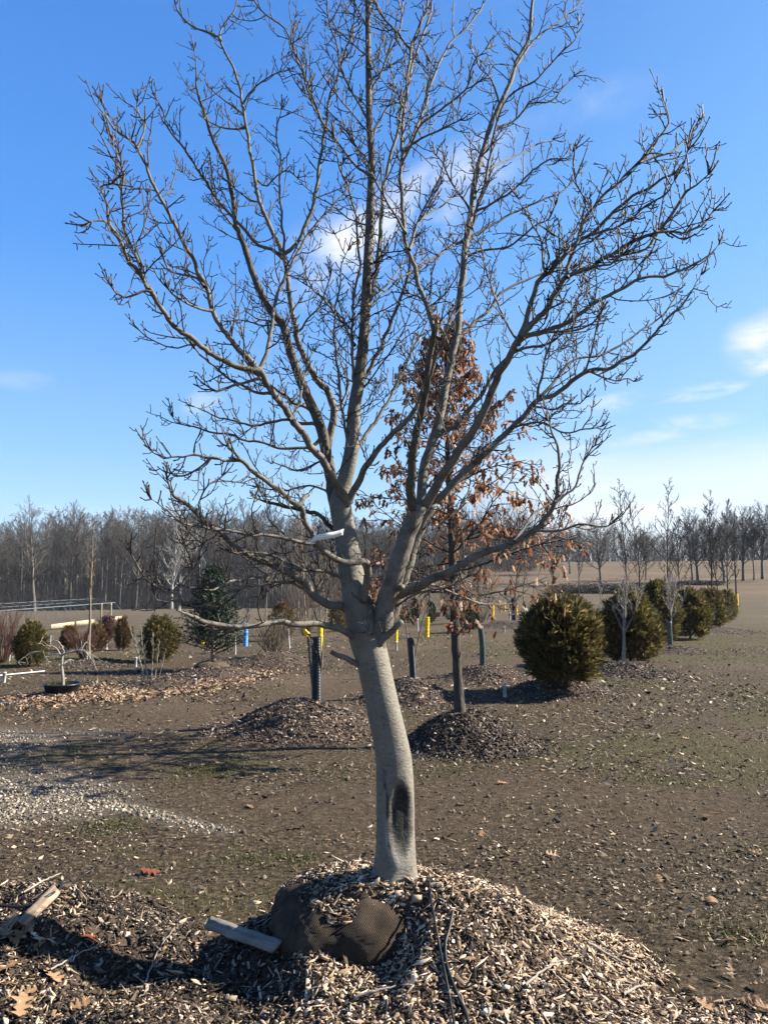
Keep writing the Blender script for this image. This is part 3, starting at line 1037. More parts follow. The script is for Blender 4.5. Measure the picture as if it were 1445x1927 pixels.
# limbs: (half-width px at start, at end, depth offset at start, at end, twig density, material, [(px, py), ...])
LIMBS = [
    # left leader behind, and its fork
    (17, 2.6, 0, .42, 1, 'leader', [(640, 965), (627, 935), (618, 877), (608, 815), (592, 774), (578, 745), (561, 700), (546, 659), (532, 612), (508, 582), (481, 533), (466, 480), (447, 430), (439, 373), (424, 312), (394, 244), (378, 190), (371, 145), (366, 95)]),
    (12, 5.2, .22, .18, 1, 'limb', [(614, 842), (622, 812), (627, 774), (617, 740), (592, 709), (574, 674), (558, 625), (546, 571), (540, 514), (534, 476)]),
    (6.5, 2.2, .18, .30, 1, 'limb', [(536, 486), (519, 445), (493, 392), (481, 335), (470, 274), (458, 206), (443, 141), (416, 76), (422, 46), (443, 15), (448, -25)]),
    (3.6, 2.0, .27, .2, 1, 'limb', [(416, 78), (409, 68), (363, 49), (335, 22), (327, -8)]),
    (5.5, 2.0, .18, -.12, 1, 'limb', [(538, 490), (510, 468), (485, 457), (455, 426), (416, 384), (386, 339), (363, 305), (340, 274), (314, 236), (306, 206), (295, 187)]),
    (6, 2.4, .18, .10, 1, 'limb', [(532, 482), (557, 457), (584, 407), (599, 323), (611, 247), (618, 198), (632, 150), (650, 95), (664, 60), (668, 10)]),
    (3.4, 2.0, .15, .28, 1, 'limb', [(611, 250), (599, 213), (573, 145), (554, 99), (534, 53), (500, 27), (478, 0), (470, -30)]),
    (3.6, 2.0, .18, .0, 1, 'limb', [(536, 480), (532, 420), (527, 370), (528, 300), (520, 250), (530, 205)]),
    # pale limb in front, sweeping out to the left
    (11, 6.5, -.03, -.5, .7, 'limb', [(656, 945), (645, 925), (620, 885), (592, 846), (555, 799), (525, 757), (508, 731), (496, 708), (485, 694)]),
    (7.4, 3.2, -.5, -.95, .8, 'limb', [(492, 702), (470, 693), (452, 692), (416, 676), (396, 665), (359, 635), (337, 622), (309, 588), (287, 553), (262, 512), (241, 480), (207, 422), (190, 418), (170, 419)]),
    (3.5, 2.0, -.8, -.9, 1, 'limb', [(279, 544), (253, 472), (232, 426), (230, 373), (232, 323), (220, 292), (214, 262)]),
    (2.6, 1.6, -.93, -1.0, 1, 'limb', [(207, 424), (200, 380), (188, 355), (213, 345)]),
    (3.0, 1.8, -.8, -.85, 1, 'limb', [(285, 550), (262, 548), (240, 558), (222, 552), (211, 540)]),
    (6.5, 2.3, -.5, -.75, 1, 'limb', [(488, 698), (477, 688), (446, 653), (418, 612), (401, 590), (382, 533), (356, 476), (333, 430), (310, 388), (291, 350), (268, 301), (253, 270), (219, 244), (204, 225), (195, 198)]),
    (2.4, 1.4, -.73, -.7, 1, 'limb', [(258, 278), (272, 236), (262, 215), (259, 190)]),
    (5, 2.4, -.5, -.2, 1, 'limb', [(488, 700), (493, 689), (505, 656), (514, 612), (519, 563), (530, 535), (545, 505), (560, 470), (590, 430), (620, 395), (650, 360)]),
    # mid right fork of the pale limb
    (10, 2.6, -.03, -.35, 1, 'limb', [(653, 950), (668, 918), (691, 875), (726, 827), (760, 795), (778, 775), (795, 735), (812, 700), (830, 650), (845, 600)]),
    (6, 2.2, 0, .3, 1, 'limb', [(662, 860), (690, 815), (715, 782), (740, 735), (757, 700), (775, 660), (790, 632), (812, 590)]),
    # stems round the leader
    (4.5, 2.0, .02, -.2, 1, 'limb', [(672, 760), (665, 700), (664, 590), (668, 540), (678, 505), (672, 455), (668, 400), (655, 350), (640, 310), (628, 255)]),
    (4.2, 1.9, 0, -.15, 1, 'limb', [(660, 860), (645, 770), (634, 690), (630, 609), (638, 544), (640, 500), (655, 470)]),
    (5.5, 2.3, .05, -.1, 1, 'limb', [(684, 712), (702, 682), (733, 609), (752, 560), (767, 514), (778, 438), (795, 400), (813, 365), (830, 330), (836, 300)]),
    (6.5, 3.0, .06, .3, 1, 'limb', [(690, 600), (702, 540), (712, 476), (718, 400), (728, 316), (745, 259), (756, 206), (772, 140), (790, 80), (810, 20), (815, -40)]),
    (3.8, 2.0, .07, -.15, 1, 'limb', [(698, 335), (683, 322), (657, 297), (628, 259), (605, 225), (580, 170), (565, 120), (545, 85), (552, 60)]),
    (3.4, 1.8, .08, .2, 1, 'limb', [(697, 270), (715, 225), (735, 190), (742, 150), (730, 110), (722, 80)]),
    (3.4, 1.8, .09, -.1, 1, 'limb', [(695, 230), (672, 190), (655, 165), (640, 120), (632, 80), (618, 30), (612, -30)]),
    (3.4, 1.8, .09, .1, 1, 'limb', [(694, 180), (718, 130), (740, 90), (752, 60), (758, 0), (752, -60)]),
    (3.0, 1.8, .10, .0, 1, 'limb', [(692, 60), (670, 10), (655, -40), (645, -120)]),
    (3.0, 1.8, .10, .2, 1, 'limb', [(693, 20), (712, -40), (735, -100), (748, -190)]),
    (3.6, 1.9, .03, .3, 1, 'limb', [(668, 650), (640, 600), (612, 566), (590, 545), (570, 500)]),
    (3.2, 1.8, .06, .35, 1, 'limb', [(690, 560), (715, 545), (742, 520), (765, 490), (790, 480)]),
    # right-hand main limb and everything it carries
    (23, 16.5, .0, -.10, .25, 'limb', [(694, 1250), (700, 1228), (708, 1204), (722, 1166), (728, 1123), (738, 1092), (752, 1055), (768, 1010), (783, 968), (790, 950)]),
    (13, 6, -.10, -.38, .7, 'leader', [(782, 975), (776, 948), (774, 879), (785, 810), (799, 740), (809, 671), (819, 618), (822, 607)]),
    (6.4, 2.6, -.36, -.2, 1, 'limb', [(818, 635), (814, 604), (794, 548), (778, 495), (763, 445), (757, 373), (756, 305), (759, 228), (767, 152), (775, 88), (786, 57), (801, 19), (803, -40)]),
    (3.3, 1.8, -.24, -.3, 1, 'limb', [(774, 92), (748, 65), (721, 34), (702, 0), (690, -50)]),
    (4.0, 2.0, -.29, .0, 1, 'limb', [(757, 300), (771, 266), (794, 221), (809, 164), (832, 110), (847, 80), (885, 42), (908, 11), (915, -30)]),
    (3.4, 1.8, -.29, -.55, 1, 'limb', [(757, 310), (776, 262), (794, 232), (832, 206), (874, 171), (893, 118), (915, 91)]),
    (3.0, 1.7, -.3, -.5, 1, 'limb', [(762, 285), (790, 260), (816, 250), (842, 235), (866, 225)]),
    (3.2, 1.8, -.33, -.55, 1, 'limb', [(765, 440), (748, 415), (735, 390), (700, 330), (690, 300), (668, 275)]),
    (3.2, 1.8, -.33, -.1, 1, 'limb', [(770, 470), (785, 425), (800, 405), (826, 390), (850, 372)]),
    (13, 4.2, -.08, .20, .9, 'limb', [(786, 972), (790, 945), (800, 879), (820, 810), (832, 758), (847, 688), (858, 637), (862, 600), (867, 550), (872, 490), (878, 450), (886, 381), (897, 324), (915, 259), (934, 209), (957, 160), (969, 122), (992, 76), (999, 30), (1003, -10), (1010, -70)]),
    (4.6, 1.9, .1, .05, 1, 'limb', [(877, 458), (900, 381), (915, 324), (931, 247), (950, 190), (975, 168), (1007, 152), (1045, 110), (1079, 76), (1088, 45)]),
    (3.4, 1.8, .18, .4, 1, 'limb', [(970, 122), (1000, 80), (1030, 55), (1060, 35), (1085, 10)]),
    (3.2, 1.7, .16, .0, 1, 'limb', [(940, 200), (925, 150), (905, 130), (890, 100)]),
    (4.2, 1.9, .1, .3, 1, 'limb', [(880, 455), (893, 442), (931, 419), (976, 396), (1026, 373), (1049, 365), (1075, 345), (1090, 324)]),
    (3.8, 1.8, .1, -.1, 1, 'limb', [(888, 400), (900, 396), (950, 369), (999, 324), (1030, 301), (1060, 298), (1079, 284)]),
    (3.8, 1.8, .1, -.2, 1, 'limb', [(872, 490), (890, 478), (915, 472), (961, 461), (1007, 423), (1033, 411), (1045, 385)]),
    (3.4, 1.8, .1, .4, 1, 'limb', [(918, 320), (950, 300), (985, 285), (1015, 270), (1040, 262)]),
    (3.4, 1.8, .1, .2, 1, 'limb', [(935, 240), (970, 225), (1000, 195), (1035, 190), (1060, 165), (1080, 142)]),
    (4.4, 2.0, .08, -.3, 1, 'limb', [(873, 452), (835, 472), (794, 499), (765, 517), (748, 525), (721, 552), (700, 575)]),
    (3.4, 1.8, .1, -.2, 1, 'limb', [(884, 395), (862, 360), (845, 335), (832, 305), (818, 290)]),
    (5.5, 2.2, .05, .3, 1, 'limb', [(858, 640), (868, 632), (892, 609), (927, 574), (953, 544), (1007, 521), (1040, 510), (1075, 505)]),
    (3.6, 1.8, .03, -.2, 1, 'limb', [(852, 670), (830, 620), (812, 590), (790, 560), (770, 552)]),
    (6.5, 3.0, -.02, -.1, .9, 'limb', [(818, 822), (835, 808), (858, 799), (892, 758), (927, 706), (951, 675), (985, 655), (1030, 648), (1070, 620)]),
    (13, 7.2, -.08, -.5, .7, 'limb', [(788, 962), (806, 941), (830, 899), (858, 858), (885, 816), (910, 775), (930, 723), (951, 681), (972, 646), (980, 632)]),
    (6.8, 2.0, -.48, -.75, .9, 'limb', [(972, 648), (987, 610), (1002, 565), (1017, 527), (1040, 505), (1062, 486), (1085, 456), (1111, 440), (1141, 410), (1164, 388), (1202, 365), (1239, 342), (1266, 327), (1285, 308), (1294, 278)]),
    (2.8, 1.6, -.6, -.4, 1, 'limb', [(1026, 512), (1022, 490), (1017, 452), (1002, 422), (984, 392), (975, 373)]),
    (2.6, 1.6, -.6, -.5, 1, 'limb', [(1030, 506), (1050, 482), (1066, 455), (1075, 438), (1095, 420)]),
    (4.0, 2.0, -.75, -.7, 1, 'limb', [(1066, 522), (1070, 497), (1085, 456), (1104, 410), (1126, 380), (1157, 350), (1202, 305), (1239, 263), (1258, 222), (1247, 188)]),
    (3.0, 1.7, -.7, -.6, 1, 'limb', [(1202, 307), (1230, 298), (1258, 288), (1280, 270), (1294, 258), (1313, 228)]),
    (2.8, 1.6, -.7, -1.0, 1, 'limb', [(1111, 440), (1150, 432), (1182, 415), (1215, 385), (1255, 362), (1270, 338)]),
    (7, 2.3, -.5, -.9, .9, 'limb', [(980, 634), (992, 618), (1021, 588), (1040, 557), (1066, 520), (1111, 505), (1157, 474), (1187, 457), (1232, 437), (1258, 410), (1289, 361), (1310, 345), (1334, 327)]),
    (3.0, 1.7, -.84, -.8, 1, 'limb', [(1232, 437), (1260, 436), (1285, 439), (1305, 430), (1326, 418), (1343, 395)]),
    (3.0, 1.7, -.7, -.6, 1, 'limb', [(1157, 474), (1175, 478), (1205, 475), (1225, 462), (1235, 445)]),
    (3.0, 1.7, -.7, -1.0, 1, 'limb', [(1090, 512), (1120, 500), (1150, 495), (1172, 478)]),
    (6.2, 2.2, -.48, -.35, .9, 'limb', [(976, 640), (991, 631), (1051, 614), (1096, 588), (1134, 561), (1179, 539), (1209, 522), (1251, 518), (1307, 497), (1335, 480), (1353, 459)]),
    (2.8, 1.6, -.4, -.4, 1, 'limb', [(1199, 527), (1206, 508), (1210, 492), (1220, 482)]),
    (3.0, 1.7, -.48, -.1, 1, 'limb', [(975, 640), (965, 628), (946, 594), (923, 533), (905, 470), (890, 430)]),
    (3.2, 1.8, -.42, -.7, 1, 'limb', [(1000, 628), (1040, 625), (1085, 622), (1110, 610), (1130, 590)]),
    # second stem behind, carrying the lowest right boughs
    (14, 12, .03, .10, .2, 'limb', [(702, 1235), (714, 1207), (730, 1175), (744, 1147), (754, 1104), (778, 1028), (802, 972), (816, 948)]),
    (11, 2.2, .10, .05, .9, 'limb', [(806, 965), (816, 948), (844, 917), (892, 872), (944, 823), (982, 785), (1013, 751), (1040, 742), (1077, 716), (1107, 697), (1149, 693), (1179, 674), (1221, 640), (1255, 599), (1289, 565), (1319, 516)]),
    (3.8, 1.9, .08, -.2, 1, 'limb', [(1012, 750), (1017, 708), (1032, 652), (1058, 610), (1080, 575), (1095, 540)]),
    (4.2, 1.9, .08, .4, 1, 'limb', [(1018, 746), (1032, 728), (1058, 697), (1085, 674), (1126, 670), (1164, 652), (1202, 625), (1239, 599), (1262, 572), (1285, 523)]),
    (2.8, 1.6, .06, .1, 1, 'limb', [(1107, 698), (1135, 710), (1165, 717), (1180, 712), (1192, 718)]),
    (3.0, 1.6, .08, -.2, 1, 'limb', [(1000, 764), (1040, 770), (1060, 758), (1090, 760), (1100, 750)]),
    (3.4, 1.7, .1, -.1, 1, 'limb', [(960, 805), (1000, 795), (1030, 800), (1060, 815), (1100, 808), (1130, 803)]),
    (3.2, 1.7, .1, -.2, 1, 'limb', [(1100, 700), (1112, 660), (1120, 620), (1126, 600)]),
    # low right bough
    (14, 6.5, .02, -.3, .3, 'limb', [(728, 1135), (744, 1119), (768, 1112), (802, 1095), (850, 1072), (889, 1049), (937, 1031), (982, 1013), (1010, 993), (1032, 972)]),
    (6.4, 2.0, -.3, -.4, 1.2, 'limb', [(1020, 985), (1038, 962), (1044, 931), (1051, 882), (1050, 850), (1042, 820), (1030, 790)]),
    (3.4, 1.6, -.3, -.5, .7, 'limb', [(1005, 998), (1030, 999), (1058, 996), (1096, 986), (1125, 991), (1150, 986)]),
    (3.0, 1.6, -.35, -.3, 1, 'limb', [(1043, 945), (1060, 930), (1082, 913), (1096, 872), (1108, 852), (1120, 837)]),
    (4.4, 1.8, -.27, -.1, .8, 'limb', [(968, 1020), (985, 995), (1005, 965), (1030, 950), (1045, 940)]),
    (3.6, 1.6, -.05, .2, .8, 'limb', [(790, 1100), (830, 1105), (860, 1118), (885, 1130), (930, 1140), (965, 1135)]),
    (3.4, 1.6, 0, -.2, .8, 'limb', [(745, 1140), (790, 1112), (840, 1106), (880, 1085)]),
    (2.8, 1.6, -.1, .2, .8, 'limb', [(862, 1066), (868, 1090), (880, 1110), (890, 1128), (905, 1135)]),
    # left side, from the lowest bough upward
    (9.5, 4.6, -.02, -.55, .25, 'limb', [(682, 1205), (656, 1192), (628, 1180), (594, 1177), (555, 1175), (518, 1170), (483, 1179), (452, 1183), (417, 1179), (386, 1169), (355, 1158), (334, 1148)]),
    (4.2, 1.9, -.55, -.5, .9, 'limb', [(336, 1150), (338, 1128), (340, 1105), (355, 1084), (374, 1059), (384, 1020), (388, 1005)]),
    (3.2, 1.6, -.55, -.75, .7, 'limb', [(338, 1122), (332, 1115), (307, 1111), (281, 1094), (262, 1065), (247, 1043)]),
    (2.4, 1.4, -.55, -.65, .7, 'limb', [(336, 1130), (315, 1132), (298, 1130), (291, 1119)]),
    (12, 4.0, .02, -.45, .7, 'limb', [(668, 1150), (645, 1142), (625, 1138), (606, 1130), (590, 1117), (574, 1097), (555, 1084), (505, 1061), (468, 1042), (437, 1026), (412, 1002), (387, 983), (368, 964), (345, 945), (325, 930), (314, 900)]),
    (3.0, 1.7, -.4, -.3, 1, 'limb', [(398, 990), (380, 970), (376, 945), (390, 915), (420, 895)]),
    (5.0, 2.0, .0, -.3, .8, 'limb', [(655, 1090), (630, 1082), (593, 1076), (555, 1068), (515, 1046), (480, 1040), (446, 1042)]),
    (4.0, 1.9, -.1, -.5, .7, 'limb', [(560, 1070), (514, 1080), (480, 1087), (452, 1092), (433, 1093), (402, 1108), (382, 1109)]),
    (3.6, 1.7, -.12, -.3, .7, 'limb', [(592, 1117), (540, 1095), (480, 1103), (433, 1115), (394, 1137), (361, 1142)]),
    (4.8, 1.9, -.25, -.7, .9, 'limb', [(596, 1027), (586, 1022), (555, 1017), (521, 1010), (452, 1005), (390, 992), (343, 983), (312, 958), (284, 939)]),
    (10, 5.6, -.04, -.45, .4, 'limb', [(683, 1140), (688, 1110), (693, 1078), (690, 1060), (672, 1058), (650, 1059), (625, 1050), (604, 1034), (593, 1020), (577, 990), (563, 955), (560, 948)]),
    (6.2, 4.6, -.45, -.35, 0, 'limb', [(561, 953), (570, 942), (580, 931)]),
    (5.8, 4.4, -.45, -.6, .6, 'limb', [(563, 954), (543, 934), (508, 911), (474, 886), (455, 868), (442, 862), (430, 861)]),
    (3.0, 1.6, -.58, -.75, .9, 'limb', [(448, 866), (425, 866), (406, 861), (359, 857), (330, 860), (312, 866), (297, 856), (283, 847)]),
    (2.6, 1.5, -.65, -.6, .8, 'limb', [(395, 862), (375, 882), (350, 895), (325, 892)]),
    (3.4, 2.6, -.6, -.58, .3, 'limb', [(450, 866), (440, 853), (430, 840)]),
    (6.5, 3.6, .05, -.1, .7, 'leader', [(636, 1000), (618, 985), (599, 967), (568, 961), (540, 953), (510, 948), (484, 939)]),
    (3.6, 1.7, .03, .3, 1, 'limb', [(640, 930), (611, 921), (583, 914), (543, 922), (510, 920), (487, 917)]),
    (5.0, 1.8, .25, .1, 1, 'limb', [(602, 828), (590, 840), (560, 845), (530, 843), (490, 833), (455, 827), (430, 818), (399, 815), (368, 805), (334, 796), (325, 784)]),
    (5.6, 1.8, .28, .5, 1, 'limb', [(600, 800), (580, 797), (561, 796), (536, 790), (484, 799), (437, 793), (399, 780), (365, 765)]),
    (6.4, 2.6, .30, .0, 1, 'limb', [(588, 768), (561, 762), (540, 748), (518, 734), (495, 715), (470, 690)]),
    (3.6, 2.8, -.48, -.55, .4, 'limb', [(490, 712), (470, 718), (445, 725), (406, 737)]),
    (3.8, 1.8, -.42, -.6, 1, 'limb', [(512, 740), (490, 740), (468, 731), (424, 709), (396, 684), (378, 672), (365, 655)]),
    (3.4, 1.7, .1, .5, 1, 'limb', [(625, 860), (600, 868), (565, 885), (540, 880), (515, 870)]),
    (3.2, 1.7, -.35, -.1, 1, 'limb', [(545, 790), (560, 770), (570, 735), (575, 700), (590, 660)]),
    (3.4, 1.7, .2, .5, 1, 'limb', [(630, 780), (650, 745), (655, 715), (640, 680), (632, 650)]),
    (3.4, 1.7, .38, .6, 1, 'limb', [(536, 615), (515, 610), (490, 612), (470, 605), (450, 600), (430, 605)]),
    (3.2, 1.7, .35, .1, 1, 'limb', [(560, 625), (580, 600), (600, 580), (610, 550), (622, 520)]),
    (3.2, 1.7, -.65, -.8, 1, 'limb', [(400, 585), (380, 582), (350, 570), (330, 560), (318, 545)]),
    (3.2, 1.7, -.6, -.4, 1, 'limb', [(385, 540), (370, 525), (345, 515), (318, 505), (305, 480)]),
    (3.2, 1.7, .3, .45, 1, 'limb', [(455, 450), (440, 425), (420, 400), (402, 370), (395, 335), (360, 340), (345, 322)]),
    (3.0, 1.6, .3, .1, 1, 'limb', [(480, 335), (500, 350), (520, 330), (540, 322), (560, 335)]),
    (3.0, 1.6, .25, .4, 1, 'limb', [(460, 215), (440, 200), (410, 180), (395, 165)]),
    (3.0, 1.6, .25, .3, 1, 'limb', [(462, 240), (435, 243), (410, 238), (385, 225)]),
    (3.0, 1.6, .25, .1, 1, 'limb', [(458, 196), (475, 170), (500, 150), (515, 140), (528, 135)]),
    # stubs left by pruning
    (8, 5.6, 0, -.08, 0, 'limb', [(690, 1258), (668, 1245), (647, 1236), (623, 1227)]),
    (9, 7, -.05, -.12, 0, 'limb', [(716, 1208), (734, 1188), (757, 1170)]),
    (8, 7, -.05, -.12, 0, 'limb', [(738, 1114), (750, 1107), (758, 1104)]),
]

PX = Y0 / FPX           # metres per photo pixel at the tree


def bud(tw, p, d, r):
    tw.add([p, p + d * r * 2.2, p + d * r * 5], [r * 1.0, r * 1.5, r * .15])


def twig(tw, p, d, L, r, lvl):
    n = max(4, min(8, int(L / (PX * 14)) + 2))
    pts = path(p, d, L, n, .13 if lvl < 2 else .2, .24)
    rad = np.linspace(r, r * .55, n)
    tw.add(pts, rad)
    bud(tw, pts[-1], unit(pts[-1] - pts[-2]), r * .62)
    if lvl >= 3:
        return
    step = PX * (13 if lvl == 1 else 11)
    m = int(L / step)
    for k in range(m):
        t = (k + rng.uniform(.3, .9)) / max(m, 1)
        i = min(int(t * (n - 1)), n - 2)
        q = pts[i] + (pts[i + 1] - pts[i]) * (t * (n - 1) - i)
        tan = unit(pts[i + 1] - pts[i])
        if lvl == 1 and rng.random() < .28 and L > PX * 60:
            LL = L * rng.uniform(.25, .5) * (1.1 - .6 * t)
            twig(tw, q, side_dir(tan, rng.uniform(.6, 1.1), .12), LL, r * .75, 2)
        else:
            LL = PX * rng.uniform(5, 18)
            dd = side_dir(tan, rng.uniform(.8, 1.3), .1)
            rr = max(r * .6, PX * .8)
            e = unit(dd + np.array([0, 0, .5]) + tan * .3)
            tw.add([q, q + dd * LL * .5, q + dd * LL * .5 + e * LL * .5], [rr, rr * .9, rr * .75])
            bud(tw, q + dd * LL * .5 + e * LL * .5, e, rr * .85)


def build_limbs():
    for (r0, r1, d0, d1, dens, mt, pts) in LIMBS:
        L = [math.dist(pts[i], pts[i + 1]) for i in range(len(pts) - 1)]
        tot = sum(L)
        s, arr = 0.0, []
        for i, (px, py) in enumerate(pts):
            t = s / tot
            arr.append(P(px, py, Y0 + d0 + (d1 - d0) * t))
            if i < len(L):
                s += L[i]
        n = max(8, min(70, int(tot / 9)))
        sp = spline(arr, n)
        t = np.linspace(0, 1, n)
        rad = (r0 + (r1 - r0) * t ** .8) * PX * (.92 if r0 > 20 else .74)
        seg = np.linalg.norm(sp[-1] - sp[0]) / n + 1e-6
        jit = rng.normal(0, 1, (n, 3))
        jit = (jit + np.roll(jit, 1, 0) + np.roll(jit, -1, 0)) * (np.minimum(rad[:, None], .008) * .12 + .001)
        jit[0] = jit[-1] = 0
        jit[:, 1] *= .5
        sp = sp + jit
        # collar where it leaves its parent, swollen nodes along the way
        ln = np.concatenate([[0], np.cumsum(np.linalg.norm(np.diff(sp, axis=0), axis=1))])
        rad = rad * (1 + (.06 if r0 > 9 else .38) * np.exp(-ln / (rad[0] * 1.6))) * (1 + (.022 if r0 > 5 else .05) * rng.normal(0, 1, n).clip(-1, 1.6) * (t > .03))
        tb = Tubes(12 if r0 > 9 else 8)
        if dens > 0 and r1 < 5 and tot > 150:
            rad = rad * np.clip(.35 + (1 - t) / .16, .35, 1)
        if dens == 0 or r1 >= 4.4:                       # blunt cut end
            sp = np.vstack([sp, sp[-1] + (sp[-1] - sp[-2]) * .05])
            rad = np.append(rad, rad[-1] * .05)
        tb.add(sp, rad)
        lo = obj('limb', tb.mesh('limb', M[mt], TREE), hero)
        if dens == 0:
            continue
        tw = Tubes(4)
        a = .16 if r0 > 9 else .07
        s = a * tot + rng.uniform(0, 20)
        while s < tot:
            u = s / tot
            i = min(int(u * (n - 1)), n - 2)
            tan = unit(sp[i + 1] - sp[i])
            q = sp[i] + (sp[i + 1] - sp[i]) * (u * (n - 1) - i)
            rr = rad[i]
            if rng.random() < .62:
                Lp = rng.uniform(22, 135) * (1.15 - .55 * u) * min(1, .45 + tot / 500)
                twig(tw, q, side_dir(tan, rng.uniform(.7, 1.35), .0), Lp * PX, PX * min(rng.uniform(.95, 1.5), max(r1 * .75, rr / PX * .7)), 1)
            else:
                dd = side_dir(tan, rng.uniform(.7, 1.2), .2)
                LL = PX * rng.uniform(6, 20)
                e = unit(dd + np.array([0, 0, .6]))
                tw.add([q, q + dd * (LL * .6 + rr), q + dd * (LL * .6 + rr) + e * LL * .4], [PX * 1.1, PX * 1.0, PX * .9])
                bud(tw, q + dd * (LL * .6 + rr) + e * LL * .4, e, PX * .95)
            s += rng.uniform(8, 17) / max(dens, .5)
        # the tip forks into a little spray
        tan = unit(sp[-1] - sp[-3])
        if r1 < 4.2:
            for _ in range(3):
                twig(tw, sp[-1] - tan * .004, side_dir(tan, rng.uniform(.1, .5), .12), PX * rng.uniform(14, 40), PX * min(r1 * .8, 1.5), 2)
        if tw:
            obj('twigs', tw.mesh('twigs', M['twig'], TREE), lo, kind='stuff')


build_limbs()


def leader_twigs():
    tw = Tubes(4)
    line = spline([P(px, py, Y0 + .05) for (px, py) in ((664, 830), (667, 768), (677, 706), (685, 628), (688, 566), (694, 457), (697, 381), (700, 305), (695, 228), (693, 114), (692, 0), (696, -120), (690, -230))], 130)
    for i in range(2, 128, 3):
        tan = unit(line[i + 1] - line[i])
        for _ in range(1):
            twig(tw, line[i] + rng.normal(0, .004, 3), side_dir(tan, rng.uniform(.8, 1.4), .1), PX * rng.uniform(40, 210), PX * rng.uniform(1.0, 1.8), 1)
    obj('twigs', tw.mesh('twigs', M['twig'], TREE), TRUNK, kind='stuff')


leader_twigs()


def root_ball():
    nu, nv = 72, 40
    u = np.linspace(0, 2 * math.pi, nu, endpoint=False)
    v = np.linspace(-.5, 1, nv) * math.pi / 2
    Uu, Vv = np.meshgrid(u, v)
    wr = 1 + .16 * fbm(np.cos(Uu) * 2.5 + 4, np.sin(Uu) * 2.5 + Vv * 1.6, 3) + .03 * np.abs(np.sin(Uu * 9 + 2.5 * np.sin(Vv * 4 + Uu))) * np.cos(Vv) + .06 * np.exp(-((Uu - 5.0) / .25) ** 2) * np.cos(Vv) - .05 * np.exp(-((Uu - 4.55) / .12) ** 2) * np.cos(Vv)
    ce = np.sign(np.cos(Vv)) * np.abs(np.cos(Vv)) ** .8
    V = np.stack([np.cos(Uu) * ce * wr, np.sin(Uu) * ce * wr, np.sin(Vv) * wr], -1) * BALL_R + BALL_C
    i = np.arange(nu * nv).reshape(nv, nu)
    F = np.stack([i[:-1], np.roll(i[:-1], -1, 1), np.roll(i[1:], -1, 1), i[1:]], -1).reshape(-1, 4)
    rb = obj('root_ball', mesh_np('root_ball', V.reshape(-1, 3) - TREE, F, M['burlap'], True), hero, label='root ball wrapped in brown burlap and half buried in chips')
    for a in (4.0, 4.9, 5.6):
        tb = Tubes(5)
        q = np.array([[math.cos(a) * math.cos(w), math.sin(a) * math.cos(w), math.sin(w)] for w in np.linspace(-.5, 1.1, 12)]) * (BALL_R * 1.025) + BALL_C
        tb.add(q, np.full(12, .0022))
        obj('twine', tb.mesh('twine', M['twig'], TREE), rb)


root_ball()


# ------------------------------------------------------------------ loose things on the heap and on the tree
def strip(pts, w, t, wdir):
    """a flat band: centre line, width, thickness"""
    p = np.asarray(pts, float)
    wd = unit(np.asarray(wdir, float))
    T = unit_rows(np.gradient(p, axis=0))
    N = unit_rows(np.cross(T, wd))
    V = np.stack([p - wd * w / 2 - N * t / 2, p + wd * w / 2 - N * t / 2, p + wd * w / 2 + N * t / 2, p - wd * w / 2 + N * t / 2], 1)
    n = len(p)
    i = np.arange(n * 4).reshape(n, 4)
    F = np.stack([i[:-1], np.roll(i[:-1], -1, 1), np.roll(i[1:], -1, 1), i[1:]], -1).reshape(-1, 4)
    F = np.vstack([F, [i[0][::-1]], [i[-1]]])
    return V.reshape(-1, 3), F


tagp = spline([P(586, 1021, Y0 - .34), P(592, 1014, Y0 - .37), P(612, 1009, Y0 - .38), P(630, 1006, Y0 - .37), P(646, 1001, Y0 - .36)], 14)
V, F = strip(tagp, .026, .0012, (.12, -.25, 1))
o = thing('plant_tag', 'long white plastic tag looped round a forked limb of the grey tree', 'plant tag', tagp[0])
obj('tag_strip', mesh_np('tag_strip', V - tagp[0], F, M['tag']), o)
lp = Tubes(5)
lp.add(np.array([tagp[0] + np.array([math.cos(a) * .017, math.sin(a) * .018, .006 * math.sin(a)]) for a in np.linspace(0, 6.2, 14)]), np.full(14, .0022))
obj('loop', lp.mesh('loop', M['tag'], tagp[0]), o)

rb0 = P(574, 1178, Y0 - .16)
o = thing('yellow_ribbon', 'knotted yellow plastic ribbon tied round the lowest left bough', 'ribbon', rb0)
lp = Tubes(6)
lp.add(np.array([rb0 + np.array([.004 * math.sin(a * 3), math.cos(a) * .021, math.sin(a) * .021]) for a in np.linspace(0, 6.3, 16)]), np.full(16, .006))
obj('knot_loop', lp.mesh('knot_loop', M['yellow'], rb0), o)
for k, (dx, dz) in enumerate(((.012, -.045), (.02, -.032))):
    pts = spline([rb0 + np.array([0, -.02, .0]), rb0 + np.array([dx * .4 - .004, -.03, dz * .5]), rb0 + np.array([dx, -.026, dz])], 7)
    V, F = strip(pts, .013, .001, (1, .4, .3))
    obj('ribbon_end', mesh_np('ribbon_end', V - rb0, F, M['yellow']), o)


def surf(px, py):
    """where the ray meets the heap or the ground"""
    d = ray(px, py)
    t = 2.4
    while t < 12:
        p = np.array([0, 0, CAMZ]) + d * t
        if p[2] <= max(float(mulch_top(p[0], p[1])), float(hgt(p[0], p[1]))):
            break
        t += .006
    return p


